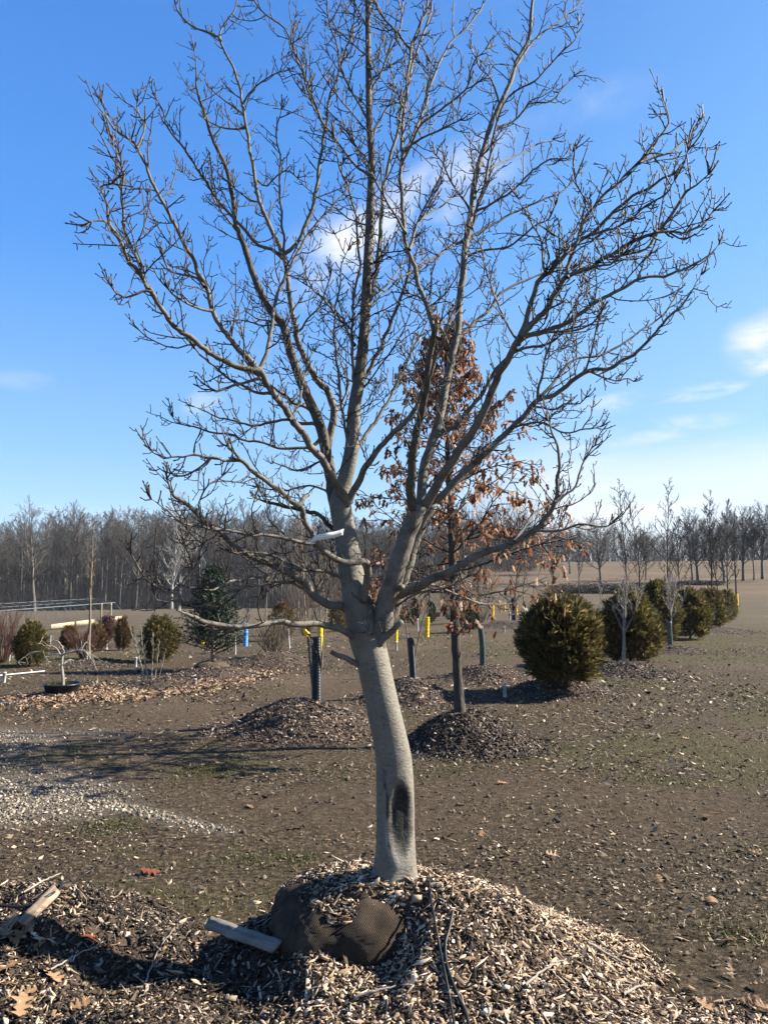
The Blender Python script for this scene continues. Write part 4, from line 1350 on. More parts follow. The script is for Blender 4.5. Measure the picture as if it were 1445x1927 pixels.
def slab(name, label, cat, a, b, face, w, t, mt, seed, rag=.006):
    """a split board from a to b, built along its own X so the grain runs with it"""
    r = np.random.default_rng(seed)
    L = float(np.linalg.norm(b - a))
    n, k = 22, 6
    x = np.linspace(0, L, n)
    V = []
    prof = [(-.5, -.5), (0, -.56), (.5, -.5), (.5, .5), (.05, .42), (-.5, .5)]
    edge = .5 * fbm(x * 9 + seed, x * 0, 3)
    for i in range(n):
        for q, (u, v) in enumerate(prof):
            e = edge[i] * (.5 if u < 0 else .18)
            end = (r.normal(0, rag) + (.012 if u > 0 else -.01) * (1 if i else -1)) if i in (0, n - 1) else 0
            V.append((x[i] + end, w * (u + (e if u else 0) + r.normal(0, .012)), t * v * (1 + r.normal(0, .05))))
    i = np.arange(n * k).reshape(n, k)
    F = np.stack([i[:-1], i[1:], np.roll(i[1:], -1, 1), np.roll(i[:-1], -1, 1)], -1).reshape(-1, 4)
    me = mesh_np(name, np.array(V), [F, i[:1], i[-1:, ::-1]], M[mt])
    X = unit(b - a)
    Z = unit(face - X * np.dot(face, X))
    m4 = Matrix(np.stack([X, np.cross(Z, X), Z], 1).tolist()).to_4x4()
    m4.translation = tuple(a)
    o = obj(name, me, label=label, cat=cat)
    o.matrix_world = m4


def grain(name, dark, mid, light):
    m, nt, b = principled(name, .85)
    g = tex_noise(nt, 30, 6, .75, stretch=(.06, 1.6, 1.6))
    d = tex_noise(nt, 7, 5, .7)
    f = nmath(nt, 'ADD', nmath(nt, 'MULTIPLY', g, .65), nmath(nt, 'MULTIPLY', d, .35))
    nt.links.new(ramp_node(nt, [(.34, dark), (.5, mid), (.64, light)], f), b.inputs['Base Color'])
    bump(nt, b, g, .9, .004)
    return m


M['plank'] = grain('weathered_plank', (.05, .043, .034), (.15, .135, .112), (.23, .21, .18))
M['bark_slab'] = grain('split_bark', (.045, .03, .018), (.16, .115, .075), (.30, .235, .165))
a, b = surf(390, 1772), surf(518, 1815)
a[2] += .085
b[2] += .07
slab('broken_plank', 'short weathered grey plank broken at one end beside the burlap root ball', 'plank', a, b, np.array([.15, -.75, .62]), .056, .017, 'plank', 3)
a, b = surf(40, 1764), surf(106, 1700)
a[2] += .05
b[2] += .06
slab('bark_slab', 'pale split slab of bark lying among oak leaves on the old heap', 'bark', a, b, np.array([.25, -.65, .7]), .05, .016, 'bark_slab', 8, .012)


def cord(name, label, pix, r, lift=.006, cat='hose'):
    pts = []
    for (px, py) in pix:
        q = surf(px, py)
        q[2] += lift
        pts.append(q)
    sp = spline(pts, 50)
    sp[:, 2] = np.maximum(sp[:, 2], mulch_top(sp[:, 0], sp[:, 1]) + lift * .6)
    tb = Tubes(8)
    tb.add(sp, np.full(50, r))
    return obj(name, tb.mesh(name, M['tube'], sp[0]), loc=sp[0], label=label, cat=cat)


c1 = thing('drip_line', 'straight thin black drip line with a connector running down the chip heap', 'hose', surf(808, 1662))
cc = cord('tubing', None, [(806, 1655), (809, 1690), (817, 1740), (828, 1800), (840, 1860), (852, 1926), (862, 1990)], .0052, .026)
del cc['category']
cc.parent = c1
cc.location = Vector(cc.location) - c1.location
tb = Tubes(8)
q0, q1 = surf(809, 1688), surf(811, 1702)
for q in (q0, q1):
    q[2] += .028
tb.add([q0, q0 + (q1 - q0) * .02, q1 + (q0 - q1) * .02, q1], [.001, .0085, .0085, .001])
obj('connector', tb.mesh('connector', M['tube'], tuple(c1.location)), c1)
cord('drip_tube', 'bent thicker black drip tube ending loose in the pale chips', [(852, 1728), (845, 1762), (838, 1790), (841, 1830), (858, 1880), (876, 1920), (890, 1980)], .0066, .026)
cord('black_cable', 'slack black cable lying across the old dark heap of chips', [(-60, 1722), (0, 1720), (40, 1722), (70, 1712), (110, 1690), (150, 1665), (178, 1645)], .0062, .034, 'cable')


def blockthing():
    p = surf(785, 1698)
    V = CHIP_V * np.array([.048, .026, .022])
    Rm = np.array(Matrix.Rotation(.12, 3, 'Z'))
    o = thing('wood_block', 'small pale sawn wood block beside the drip line connector', 'wood block', p + np.array([0, 0, .016]))
    obj('block', mesh_np('wood_block', V @ Rm.T, CHIP_F, M['board']), o)


blockthing()


def stick(label, pix, r, mt='tanbark'):
    pts = []
    for (px, py) in pix:
        q = surf(px, py)
        q[2] += .026
        pts.append(q)
    sp = spline(pts, 16)
    sp = sp + rng.normal(0, .0016, sp.shape)
    tb = Tubes(6)
    tb.add(sp, np.linspace(r, r * .55, 16))
    obj('stick', tb.mesh('stick', M[mt], sp[0]), loc=sp[0], label=label, cat='stick')


stick('knobbly pale twig standing out of the dark hollow between the heaps', [(274, 1860), (288, 1825), (298, 1800), (322, 1765)], .0042, 'pale')
stick('long thin bare stick lying across the old chip heap', [(96, 1838), (140, 1812), (195, 1785)], .004, 'pale')
stick('curved pale stick lying on the sunny slope of chips', [(988, 1868), (1015, 1845), (1040, 1828), (1065, 1818)], .0055, 'pale')
stick('thin brown stick stuck slantwise in the chips below the curved stick', [(1005, 1792), (1012, 1830), (1022, 1862), (1030, 1890)], .0028, 'twig')
stick('long straight splinter resting on the sunlit edge of the heap', [(1105, 1785), (1140, 1806), (1180, 1828)], .0065, 'pale')
stick('short forked stick at the foot of the right slope', [(1172, 1885), (1195, 1872), (1215, 1866)], .007, 'pale')
stick('thin dark stick lying level in front of the plank', [(345, 1862), (400, 1866), (470, 1860)], .003, 'twig')
stick('thick stick crossing the lowest chips in front of the root ball', [(668, 1892), (700, 1880), (745, 1870)], .006, 'pale')
stick('slender stick leaning over the tan leaves of the old heap', [(45, 1690), (75, 1672), (115, 1652)], .0045, 'pale')


def oak_leaf_mesh(nm, mt, curl):
    half = [(0, 0), (.05, .02), (.10, .10), (.16, .30), (.22, .26), (.27, .11), (.35, .13), (.42, .42), (.50, .36), (.53, .14), (.62, .16), (.70, .40), (.77, .33), (.80, .15), (.90, .16), (.96, .09), (1, 0)]
    xs = [h[0] for h in half]
    V = []
    for (x, y) in half:
        for s in (-1, 0, 1):
            yy = s * y * rng.uniform(.85, 1.1)
            V.append((x - .5 + (rng.uniform(-.02, .02) if s else 0), yy, curl * (yy * yy * 2.2 + .5 * (x - .5) ** 2) + rng.normal(0, .018)))
    F = []
    for i in range(len(half) - 1):
        for k in (0, 1):
            F.append((i * 3 + k, i * 3 + k + 1, i * 3 + k + 4, i * 3 + k + 3))
    return mesh_np(nm, np.array(V), np.array(F), M[mt], True)


LEAF = {'t': [oak_leaf_mesh('fallen_leaf', 'leaf_tan', c) for c in (.5, .25, -.3)], 'r': [oak_leaf_mesh('fallen_leaf', 'leaf_red', c) for c in (.35, -.25)]}


def fallen(px, py, kind, size, label, group=None, yaw=None):
    p = surf(px, py)
    o = obj('fallen_leaf', LEAF[kind][int(rng.integers(len(LEAF[kind])))], loc=(p[0], p[1], p[2] + (.024 if py > 1640 else .010)), label=label, cat='leaf', group=group)
    o.scale = (size, size * .9, size)
    o.rotation_euler = (rng.uniform(-.4, .4), rng.uniform(-.4, .4), rng.uniform(0, 6.28) if yaw is None else yaw)


fallen(284, 1645, 'r', .11, 'dark red oak leaf on the ridge of the old chip heap', yaw=.4)
fallen(168, 1768, 'r', .12, 'russet oak leaf beside the dark hollow of the old heap', yaw=2.3)
for (px, py) in ((22, 1745), (42, 1768), (18, 1800), (62, 1790), (100, 1848), (40, 1905), (8, 1915), (75, 1702), (15, 1830), (50, 1878), (150, 1905), (30, 1772), (10, 1765)):
    fallen(px, py, 't', rng.uniform(.075, .12), 'tan oak leaf lying on the old dark heap of chips', 'tan oak leaves on the old heap')
for (px, py) in ((1428, 1862), (1410, 1890), (1380, 1840), (1330, 1905), (1375, 1775), (1440, 1910), (1300, 1868)):
    fallen(px, py, 't', rng.uniform(.06, .095), 'tan oak leaf at the foot of the sunny chip slope', 'tan oak leaves by the sunny slope')
for (px, py) in ((1038, 1612), (868, 1515), (1255, 1575), (1422, 1608), (945, 1475), (1105, 1500), (1290, 1390), (1380, 1470), (1150, 1440), (1020, 1450), (560, 1560), (340, 1580), (470, 1520), (1240, 1660), (1340, 1700), (905, 1570), (1180, 1385), (1330, 1540)):
    fallen(px, py, 't', rng.uniform(.06, .1), 'dry tan leaf lying on the bare trodden soil', 'dry leaves on the bare soil')

# ------------------------------------------------------------------ smaller mulch mounds round the other trees
ALL_MOUNDS = []


def mound(label, px, py, Rm, H, nchip=2600, mt='chip_old', squash=1.0, chipsize=.03, tone=None):
    c = G(px, py)
    s1, s2 = rng.uniform(0, 50, 2)

    def prof(x, y):
        r = np.hypot((x - c[0]) / Rm, (y - c[1]) / (Rm * squash))
        w = r + .22 * fbm(x * 1.6 + s1, y * 1.6 + s2, 3)
        h = H * (1 - smooth((w - .05) / .95))
        return hgt(x, y) + h - .02 + .05 * fbm(x * 5 + s1, y * 5, 3) * smooth(h / .1) * min(1, H / .2)
    root = thing('mulch_mound', label, 'mulch mound', c)
    st = max(.04, Rm / 26)
    me = grid_sheet('mound', c[0] - Rm * 1.15, c[0] + Rm * 1.15, c[1] - Rm * squash * 1.15, c[1] + Rm * squash * 1.15, st, prof, M['mulch'])
    me.transform(Matrix.Translation(tuple(-c)))
    obj('soil', me, root)
    r = Rm * np.sqrt(rng.random(nchip)) * 1.08
    a = rng.uniform(0, 6.283, nchip)
    x, y = c[0] + r * np.cos(a), c[1] + r * np.sin(a) * squash
    keep = (prof(x, y) > hgt(x, y) - .005) | (rng.random(nchip) < .25)
    x, y = x[keep], y[keep]
    n = len(x)
    z = np.maximum(prof(x, y), hgt(x, y)) + rng.uniform(.002, .018, n)
    L = np.clip(rng.lognormal(math.log(chipsize), .45, n), .012, .11)
    sc = np.stack([L, np.clip(L * rng.uniform(.2, .5, n), .006, .03), rng.uniform(.003, .008, n)], 1)
    V, F = scatter(CHIP_V, CHIP_F[1:], np.stack([x, y, z], 1) - c, rots(n, .55, normals(prof, x, y)), sc, .2)
    obj('wood_chips', mesh_np('wood_chips', V, F, M[mt]), root, kind='stuff')
    ALL_MOUNDS.append(prof)
    return c, prof


cA, fA = mound('wide dark chip mound carrying the tall black corrugated guard', 560, 1368, 1.02, .32, 6500)
cB, fB = mound('low chip mound at the foot of the brown leaved oak', 880, 1400, .88, .34, 6000, 'chip_mix', .9)
cC, fC = mound('shaded chip mound behind the grey trunk with a black guard on top', 770, 1318, .92, .30, 4200)
cD, fD = mound('far chip mound carrying the curved slim black guard', 915, 1278, .95, .24, 3600)
cE, fE = mound('chip mound under the nearest round arborvitae', 1050, 1302, 1.0, .20, 4200)
cF, fF = mound('pale chip mound at the foot of the forked young tree', 1178, 1266, .95, .20, 4200, 'chip_mix')
cG, fG = mound('chip mound at the foot of the small tree in a grey green tube', 1268, 1225, 1.0, .14, 3000)
cH, fH = mound('low dark mound behind the black guard on the dirt track', 520, 1248, 1.15, .24, 3200)
cI, fI = mound('leafy low mound under the multi stemmed clump', 290, 1292, .95, .14, 2600, 'chip_mix')
cJ, fJ = mound('flat chip spread behind the potted tree', 175, 1250, 1.0, .10, 2200, 'chip_mix')
cK, fK = mound('low chip spread under the far bushes of the row', 1345, 1188, 1.6, .14, 3200)
cL, fL = mound('distant chip mound around the dark guard post', 965, 1180, 1.7, .25, 2200, 'chip_mix')
cM, fM = mound('dark mound of soil and chips around the burlap ball of the spruce', 405, 1272, 1.05, .16, 3000)


# ------------------------------------------------------------------ bare trees
def bare_tree(seed, H, r0, start, spread, nprim, nsec, nter, ang=.75, up=.05, tsides=8, bsides=4, wob=.05, lean=0.0, fork=0, rtip=.25, tmin=.004, shape=1.0):
    """trunk tubes, crown tubes, list of twig tips; local coordinates"""
    global rng
    keep, rng = rng, np.random.default_rng(seed)
    tr, cr, tips = Tubes(tsides), Tubes(bsides), []
    stems = []
    n = 16
    base = path((0, 0, -.05), (lean, 0, 1), H, n, .02, wob)
    stems.append((base, r0))
    tr.add(base, r0 * np.linspace(1, rtip * .3, n) ** .9 * np.concatenate([[1.35, 1.1], np.ones(n - 2)]))
    for f in range(fork):
        i = int(n * start) + 1 + f % 2
        p = path(base[i], unit(np.array([*(rng.normal(0, .35, 2)), 1.0])), H * rng.uniform(.5, .7), 10, .05, wob)
        tr.add(p, r0 * .6 * np.linspace(1, .15, 10))
        stems.append((p, r0 * .55))
    for (st, rr) in stems:
        k = nprim if rr == r0 else nprim // 2
        m = len(st)
        for a in range(k):
            t = start + (1 - start) * (a + rng.random()) / k if rr == r0 else .2 + .8 * (a + rng.random()) / k
            i = min(int(t * (m - 1)), m - 2)
            q = st[i] + (st[i + 1] - st[i]) * (t * (m - 1) - i)
            az = a * 2.4 + rng.uniform(-.5, .5)
            an = ang * rng.uniform(.7, 1.25)
            d = np.array([math.cos(az) * math.sin(an), math.sin(az) * math.sin(an), math.cos(an)])
            rel = (t - start) / (1 - start)
            L = H * spread * (1 - rel * .72) ** shape * rng.uniform(.75, 1.2) * (.55 + .45 * min(1, rel * 4 + .2))
            pr = max(rr * (1 - t) * .5 + rr * .06, tmin * 1.6)
            p = path(q, d, L, 7, up, .13)
            cr.add(p, np.linspace(pr, tmin, 7))
            for b in range(nsec):
                u = .2 + .8 * (b + rng.random()) / nsec
                j = min(int(u * 6), 5)
                q2 = p[j] + (p[j + 1] - p[j]) * (u * 6 - j)
                L2 = L * rng.uniform(.25, .5) * (1.15 - .6 * u)
                p2 = path(q2, side_dir(unit(p[j + 1] - p[j]), rng.uniform(.5, .95), .22), L2, 5, up, .16)
                cr.add(p2, np.linspace(max(pr * .4, tmin), tmin * .7, 5))
                tips.append((p2[-1], unit(p2[-1] - p2[-2])))
                for c in range(nter):
                    j2 = int(rng.integers(1, 5))
                    dd = side_dir(unit(p2[j2] - p2[j2 - 1]), rng.uniform(.4, .9), .15)
                    p3 = path(p2[j2], dd, L2 * rng.uniform(.3, .6), 3, .03, .15)
                    cr.add(p3, [tmin * .75, tmin * .65, tmin * .4])
                    tips.append((p3[-1], unit(p3[-1] - p3[-2])))
    rng = keep
    return tr, cr, tips


def place_tree(name, label, cat, loc, tr, cr, mt, mc, group=None, rz=0):
    o = thing(name, label, cat, loc, group, rz)
    obj('trunk', tr.mesh(name + '_trunk', M[mt]), o)
    obj('crown', cr.mesh(name + '_crown', M[mc]), o)
    return o


# ------------------------------------------------------------------ the oak that kept its brown leaves
def oak():
    base = P(866, 1347, float(cB[1]) - .02)
    base[2] = float(fB(base[0], base[1])) - .03
    Yo = base[1]
    root = thing('oak_tree', 'young oak behind the grey tree, still hung with rust brown dead leaves', 'tree', base)
    tr = Tubes(14)
    pts = [(866, 1352, 14), (865, 1335, 10.5), (862, 1290, 9), (857, 1200, 8.4), (853, 1100, 7.6), (849, 1000, 6.6), (845, 900, 5.5), (840, 800, 4.4), (838, 720, 3.2), (842, 650, 2.2), (846, 590, 1.3)]
    sp = spline([[*P(a, b, Yo), pxm(r, Yo)] for a, b, r in pts], 44)
    tr.add(sp[:, :3] + rng.normal(0, .002, (44, 3)), sp[:, 3] * rng.uniform(.95, 1.06, 44))
    obj('trunk', tr.mesh('oak_trunk', M['oakbark'], base), root)
    br = Tubes(5)
    leaves = []
    zs = sp[:, 2]
    n = 64
    for a in range(n):
        t = (a + rng.random()) / n
        py = 1130 - t * 500
        i = int(np.argmin(np.abs(zs - P(850, py, Yo)[2])))
        q = sp[i, :3]
        az = a * 2.39 + rng.uniform(-.4, .4)
        an = 1.45 - .75 * t
        d = np.array([math.cos(az) * math.sin(an), math.sin(az) * math.sin(an), math.cos(an)])
        L = (1.42 - 1.12 * t) * rng.uniform(.7, 1.18) * (1.0 if d[0] > 0 else .88)
        p = path(q, d, L, 8, -.02 if t < .35 else .03, .12)
        br.add(p, np.linspace(max(sp[i, 3] * .3, .006), .0035, 8))
        for b in range(8):
            u = .22 + .78 * (b + rng.random()) / 8
            j = min(int(u * 7), 6)
            q2 = p[j] + (p[j + 1] - p[j]) * (u * 7 - j)
            L2 = L * rng.uniform(.18, .42) * (1.2 - .5 * u)
            p2 = path(q2, side_dir(unit(p[j + 1] - p[j]), rng.uniform(.5, 1.0), .05), L2, 5, -.02, .16)
            br.add(p2, np.linspace(.006, .0028, 5))
            for c in range(4):
                j2 = int(rng.integers(1, 5))
                p3 = path(p2[j2], side_dir(unit(p2[j2] - p2[j2 - 1]), rng.uniform(.4, .9), .05), L2 * .4, 3, .0, .15)
                br.add(p3, [.003, .0027, .002])
                if rng.random() < .8:
                    leaves.append(p3[-1])
            if rng.random() < .65:
                leaves += [p2[-1] + rng.normal(0, .02, 3) for _ in range(int(rng.integers(3, 7)))]
    obj('branches', br.mesh('oak_branches', M['darkbark'], base), root, kind='stuff')
    LV = np.array([[0, 0, 0], [.10, -.09, .02], [.30, -.30, .10], [.5, -.16, .06], [.72, -.26, .09], [1, 0, -.06], [.72, .25, .08], [.5, .15, .05], [.30, .28, .10], [.10, .09, .02], [.5, 0, -.03]])
    LF = [np.array([[10, i, (i + 1) % 10] for i in range(10)])]
    leaves = np.array(leaves)
    rng.shuffle(leaves)
    m = len(leaves)
    # hanging: the leaf's long axis points mostly down
    ax = rng.normal(0, .42, (m, 3))
    ax[:, 2] -= .85
    ax = unit_rows(ax)
    sd = unit_rows(np.cross(ax, rng.normal(0, 1, (m, 3))))
    Rm = np.stack([ax, sd, np.cross(ax, sd)], 2)
    S1 = rng.uniform(.058, .102, m)
    order = np.argsort(leaves[:, 1])          # the ones on the near side first
    front, back = order[:300], order[300:]
    metas = []
    for k in range(5):
        v = LV * (1 + rng.uniform(-.15, .15, LV.shape))
        v[:, 2] *= (1, -1.4, 2.2, .6, -2)[k]
        metas.append(mesh_np('oak_leaf', v, LF, M['oakleaf']))
    for k, i in enumerate(front):
        o = obj('leaf', metas[k % 5], root)
        m4 = Matrix(Rm[i].tolist()).to_4x4()
        m4.translation = tuple(leaves[i] - base)
        o.matrix_local = m4 @ Matrix.Scale(float(S1[i]), 4)
    V, F = scatter(LV, LF, leaves[back] - base, Rm[back], S1[back][:, None] * np.array([[1, .8, 1.3]]), .15)
    obj('leaves', mesh_np('oak_leaves', V, F, M['oakleaf']), root, kind='stuff')


oak()


# ------------------------------------------------------------------ guards, stakes and saplings
def lathe(profile, sides=18):
    pr = np.asarray(profile)
    a = np.arange(sides) / sides * 2 * math.pi
    V = np.stack([pr[:, 0][:, None] * np.cos(a), pr[:, 0][:, None] * np.sin(a), pr[:, 1][:, None] + 0 * a], -1)
    n = len(pr)
    i = np.arange(n * sides).reshape(n, sides)
    F = np.stack([i[:-1], np.roll(i[:-1], -1, 1), np.roll(i[1:], -1, 1), i[1:]], -1).reshape(-1, 4)
    return V.reshape(-1, 3), F


def guard(label, base, H, r, mt, ribs, lean=(0, 0), bend=0.0, group=None, name='tree_guard'):
    base = np.asarray(base, float)
    n = ribs * 4 if ribs else 24
    z = np.linspace(-.03, H, n)
    rr = r * (1 + (.055 * np.sin(np.arange(n) * math.pi / 2) if ribs else .02 * np.sin(z * 9)))
    prof = np.stack([rr, z], 1)
    prof = np.vstack([prof, [[r * .9, H], [r * .88, H - .25]]])
    V, F = lathe(prof)
    t = np.clip(V[:, 2] / H, 0, 1)
    V[:, 0] += lean[0] * t * H + bend * H * np.sin(t * math.pi) * .5
    V[:, 1] += lean[1] * t * H
    o = thing(name, label, 'tree guard', base, group)
    obj('tube', mesh_np('guard_tube', V, F, M[mt], True), o)
    return base + np.array([lean[0] * H, lean[1] * H, H])


def on_mound(px, py, Y, fn):
    q = P(px, py, Y)
    q[2] = float(fn(q[0], q[1]))
    return q


def sapling(label, base, H, r, seed, mt, nprim=10, nsec=4, nter=2, start=.4, spread=.22, ang=.45, stems=1, name='sapling', wob=.035, group=None, fork=0):
    o = thing(name, label, 'tree', base, group)
    for k in range(stems):
        tr, cr, _ = bare_tree(seed + k, H * (1 - .12 * k), r * (1 - .15 * k), start, spread, nprim, nsec, nter, ang, .06, 6, 3, wob, lean=(k - (stems - 1) / 2) * .16, tmin=max(.0032, float(base[1]) * .00030), fork=fork)
        off = Matrix.Translation(((k - (stems - 1) / 2) * r * 2.5, .01 * k, 0))
        for nm, tb in (('stem' if stems > 1 else 'trunk', tr), ('twigs', cr)):
            me = tb.mesh(name, M[mt])
            me.transform(off)
            obj(nm, me, o)
    return o


Yg1 = float(cA[1]) + .05
g1 = on_mound(596, 1325, Yg1, fA)
top = guard('tall black corrugated pipe guard on the wide dark mound', g1, P(592, 1198, Yg1)[2] - g1[2], .058, 'black_plastic', 44, (-.01, 0))
sapling('twin stemmed pale sapling growing out of the tall black corrugated guard', g1 + np.array([-.005, 0, 0]), 2.55, .014, 401, 'tanbark', 16, 5, 3, .42, .20, .35, 2)
# ring of drip tube on the mound
rt = Tubes(6)
ring = []
for a in np.linspace(-2.6, .8, 30):
    x, y = g1[0] + .10 + .27 * math.cos(a), g1[1] - .02 + .17 * math.sin(a)
    ring.append((x, y, float(fA(x, y)) + .018))
rt.add(ring, np.full(30, .009))
obj('drip_ring', rt.mesh('drip_ring', M['tube'], ring[0]), loc=ring[0], label='black drip tube curved round the tall corrugated guard', cat='hose')

Yg2 = float(cC[1]) + .1
g2 = on_mound(778, 1290, Yg2, fC)
guard('smooth black tube guard on the shaded mound behind the grey trunk', g2, P(771, 1200, Yg2)[2] - g2[2], .046, 'black_plastic', 36, (-.06, 0))
sapling('slim sapling growing out of the black guard on the shaded mound', g2 + np.array([-.02, 0, 0]), 2.1, .013, 431, 'tanbark', 12, 4, 2, .45, .2, .4, 2)
Yg3 = float(cD[1]) + .1
g3 = on_mound(908, 1255, Yg3, fD)
guard('curved slim black tube guard on the far mound beside the round arborvitae', g3, P(903, 1178, Yg3)[2] - g3[2], .050, 'green_plastic', 0, (-.05, 0), .05)
sapling('thin twiggy sapling growing out of the curved slim guard', g3 + np.array([-.03, 0, 0]), 1.7, .014, 441, 'tanbark', 10, 4, 2, .45, .26, .6)
p4 = G(967, 1174)
guard('distant slim dark guard tube beside yellow posts', p4, pxm(48, p4[1]), .085, 'black_plastic', 0, (-.02, 0))
sapling('distant dark sapling above the slim dark guard tube', p4, pxm(165, p4[1]), .035, 451, 'darkbark', 12, 4, 2, .35, .22, .5)
p5 = G(1261, 1221)
guard('grey green half tube guard round the small tree in the bush row', p5, pxm(50, p5[1]), .06, 'green_plastic', 0, (-.02, 0))
sapling('small vase shaped tree rising from the grey green tube', p5, pxm(132, p5[1]), .028, 461, 'greybark', 9, 5, 3, .42, .34, .5, 1, 'small_tree', fork=3)


def post(name, label, cat, px, ytop, ybase, half, mt, group=None, sides=10, lean=0.0, fn=None, cap=True):
    b = G(px, ybase) if fn is None else on_mound(px, ybase, fn[1], fn[0])
    H = pxm(ybase - ytop, math.hypot(b[1], 0) / cp)
    V, F = lathe([[pxm(half, b[1]), -.05], [pxm(half, b[1]), H * .9], [pxm(half, b[1]) * 1.12, H * .91], [pxm(half, b[1]) * 1.12, H], [pxm(half, b[1]) * .2, H]], sides)
    V[:, 0] += lean * V[:, 2]
    return obj(name, mesh_np(name, V, F, M[mt]), loc=b, label=label, cat=cat, group=group)


def ysleeve(label, px, ytop, ybase, half, lean=0.0):
    b = G(px, ybase)
    H = pxm(ybase - ytop, b[1])
    r = pxm(half, b[1])
    n = 26
    z = np.linspace(.0, H, n)
    V, F = lathe(np.vstack([np.stack([r * (1 + .09 * np.sin(z / H * 40) + .05 * rng.normal(0, 1, n)), z], 1), [[r * .7, H], [r * .65, H * .8]]]), 12)
    V[:, 0] += lean * V[:, 2]
    o = thing('trunk_sleeve', label, 'tree guard', b)
    obj('sleeve', mesh_np('sleeve', V, F, M['yellow'], True), o)
    return b


b = ysleeve('tall yellow trunk sleeve seen just behind the tall black corrugated guard', 603, 1170, 1228, 5, -.02)
sapling('slim tree standing in the tall yellow sleeve', b, pxm(175, b[1]), .024, 471, 'tanbark', 14, 5, 2, .34, .24, .5)
b = ysleeve('bright yellow sleeve between the grey trunk and the oak', 803, 1162, 1199, 4.2, .03)
sapling('wispy sapling in the bright yellow sleeve', b, pxm(110, b[1]), .025, 473, 'tanbark', 10, 4, 2, .35, .25, .5)
b = ysleeve('short yellow sleeve standing on a white stake close to the grey trunk', 745, 1183, 1209, 3.4)
sapling('low twiggy sapling behind the short yellow sleeve', b, pxm(95, b[1]), .02, 475, 'tanbark', 10, 4, 2, .35, .3, .5)
ysleeve('narrow yellow sleeve left of the distant dark guard tube', 927, 1137, 1161, 2.4)
ysleeve('thin yellow sleeve touching the distant dark guard tube', 972, 1134, 1157, 2.2, -.05)
ysleeve('small distant yellow sleeve half hidden by oak leaves', 949, 1135, 1150, 2.0)
b = ysleeve('crumpled orange yellow sleeve in the gap between the two nearest arborvitaes', 1131, 1158, 1206, 5.0)
sapling('thin straight young tree in the crumpled orange sleeve', b, pxm(120, b[1]), .02, 477, 'greybark', 10, 4, 2, .4, .22, .5)
b = ysleeve('yellow sleeve at the far end of the arborvitae row', 1386, 1119, 1149, 3.2)
sapling('tall slender tree rising from the yellow sleeve at the row end', b, pxm(190, b[1]), .06, 479, 'darkbark', 16, 5, 2, .3, .16, .5)

b = G(462, 1216)
guard('light blue trunk wrap on a sapling beside the spruce', b, pxm(42, b[1]), pxm(4.5, b[1]), 'blue', 10)
sapling('slender sapling rising from the light blue wrap', b, pxm(112, b[1]), .02, 481, 'twig', 12, 4, 2, .4, .2, .5)

for (px, yt, yb, h, lab) in ((950, 1290, 1312, 3.4, 'short white pipe stake in the shadow of the round arborvitae'), (746, 1208, 1224, 2.2, 'white stake under the short yellow sleeve'),
                             (8, 1266, 1285, 3.2, 'white pipe stake in grass by the end of the white ground pipe'), (256, 1238, 1256, 2.4, 'white pipe stake beside the multi stemmed clump'),
                             (443, 1205, 1232, 1.7, 'thin white stake between the spruce and the blue wrap'), (367, 1278, 1291, 3.0, 'stubby white pipe in the drift of tan leaves'),
                             (223, 1180, 1196, 1.3, 'thin white stake against the narrow bronze bush'), (201, 1206, 1223, 1.8, 'white stake under the purple leaved shrub'),
                             (164, 1228, 1244, 1.6, 'white stake at the end of the weeping branches of the potted tree'), (18, 1228, 1244, 1.5, 'white stake beside the reddish shrub'),
                             (95, 1197, 1212, 1.4, 'white stake in front of the pale greenhouse board'), (958, 1154, 1168, 1.8, 'distant white stake between the yellow sleeves'),
                             (948, 1180, 1190, 2.0, 'tiny white pipe stub on the far mound'), (786, 1165, 1188, 1.6, 'thin white stake beside the bright yellow sleeve'), (545, 1185, 1222, 1.6, 'tall thin white stake left of the black corrugated guard')):
    post('white_stake', lab, 'stake', px, yt, yb, h, 'white_pvc', 'white stakes in the nursery rows', lean=float(rng.normal(0, .05)))

a, b_ = G(-30, 1278), G(85, 1266)
tb = Tubes(8)
tb.add([a + (b_ - a) * t + np.array([0, 0, .03]) for t in np.linspace(0, 1, 6)], np.full(6, .012))
obj('ground_pipe', tb.mesh('ground_pipe', M['white_pvc'], a), loc=a, label='white pipe lying along the ground beside the potted tree', cat='pipe')
a, b_ = G(-30, 1328), G(45, 1326)
tb = Tubes(8)
tb.add([a + (b_ - a) * t + np.array([0, 0, .02]) for t in np.linspace(0, 1, 6)], np.full(6, .012))
obj('ground_hose', tb.mesh('ground_hose', M['galv'], a), loc=a, label='grey hose end lying among leaves in front of the potted tree', cat='hose')


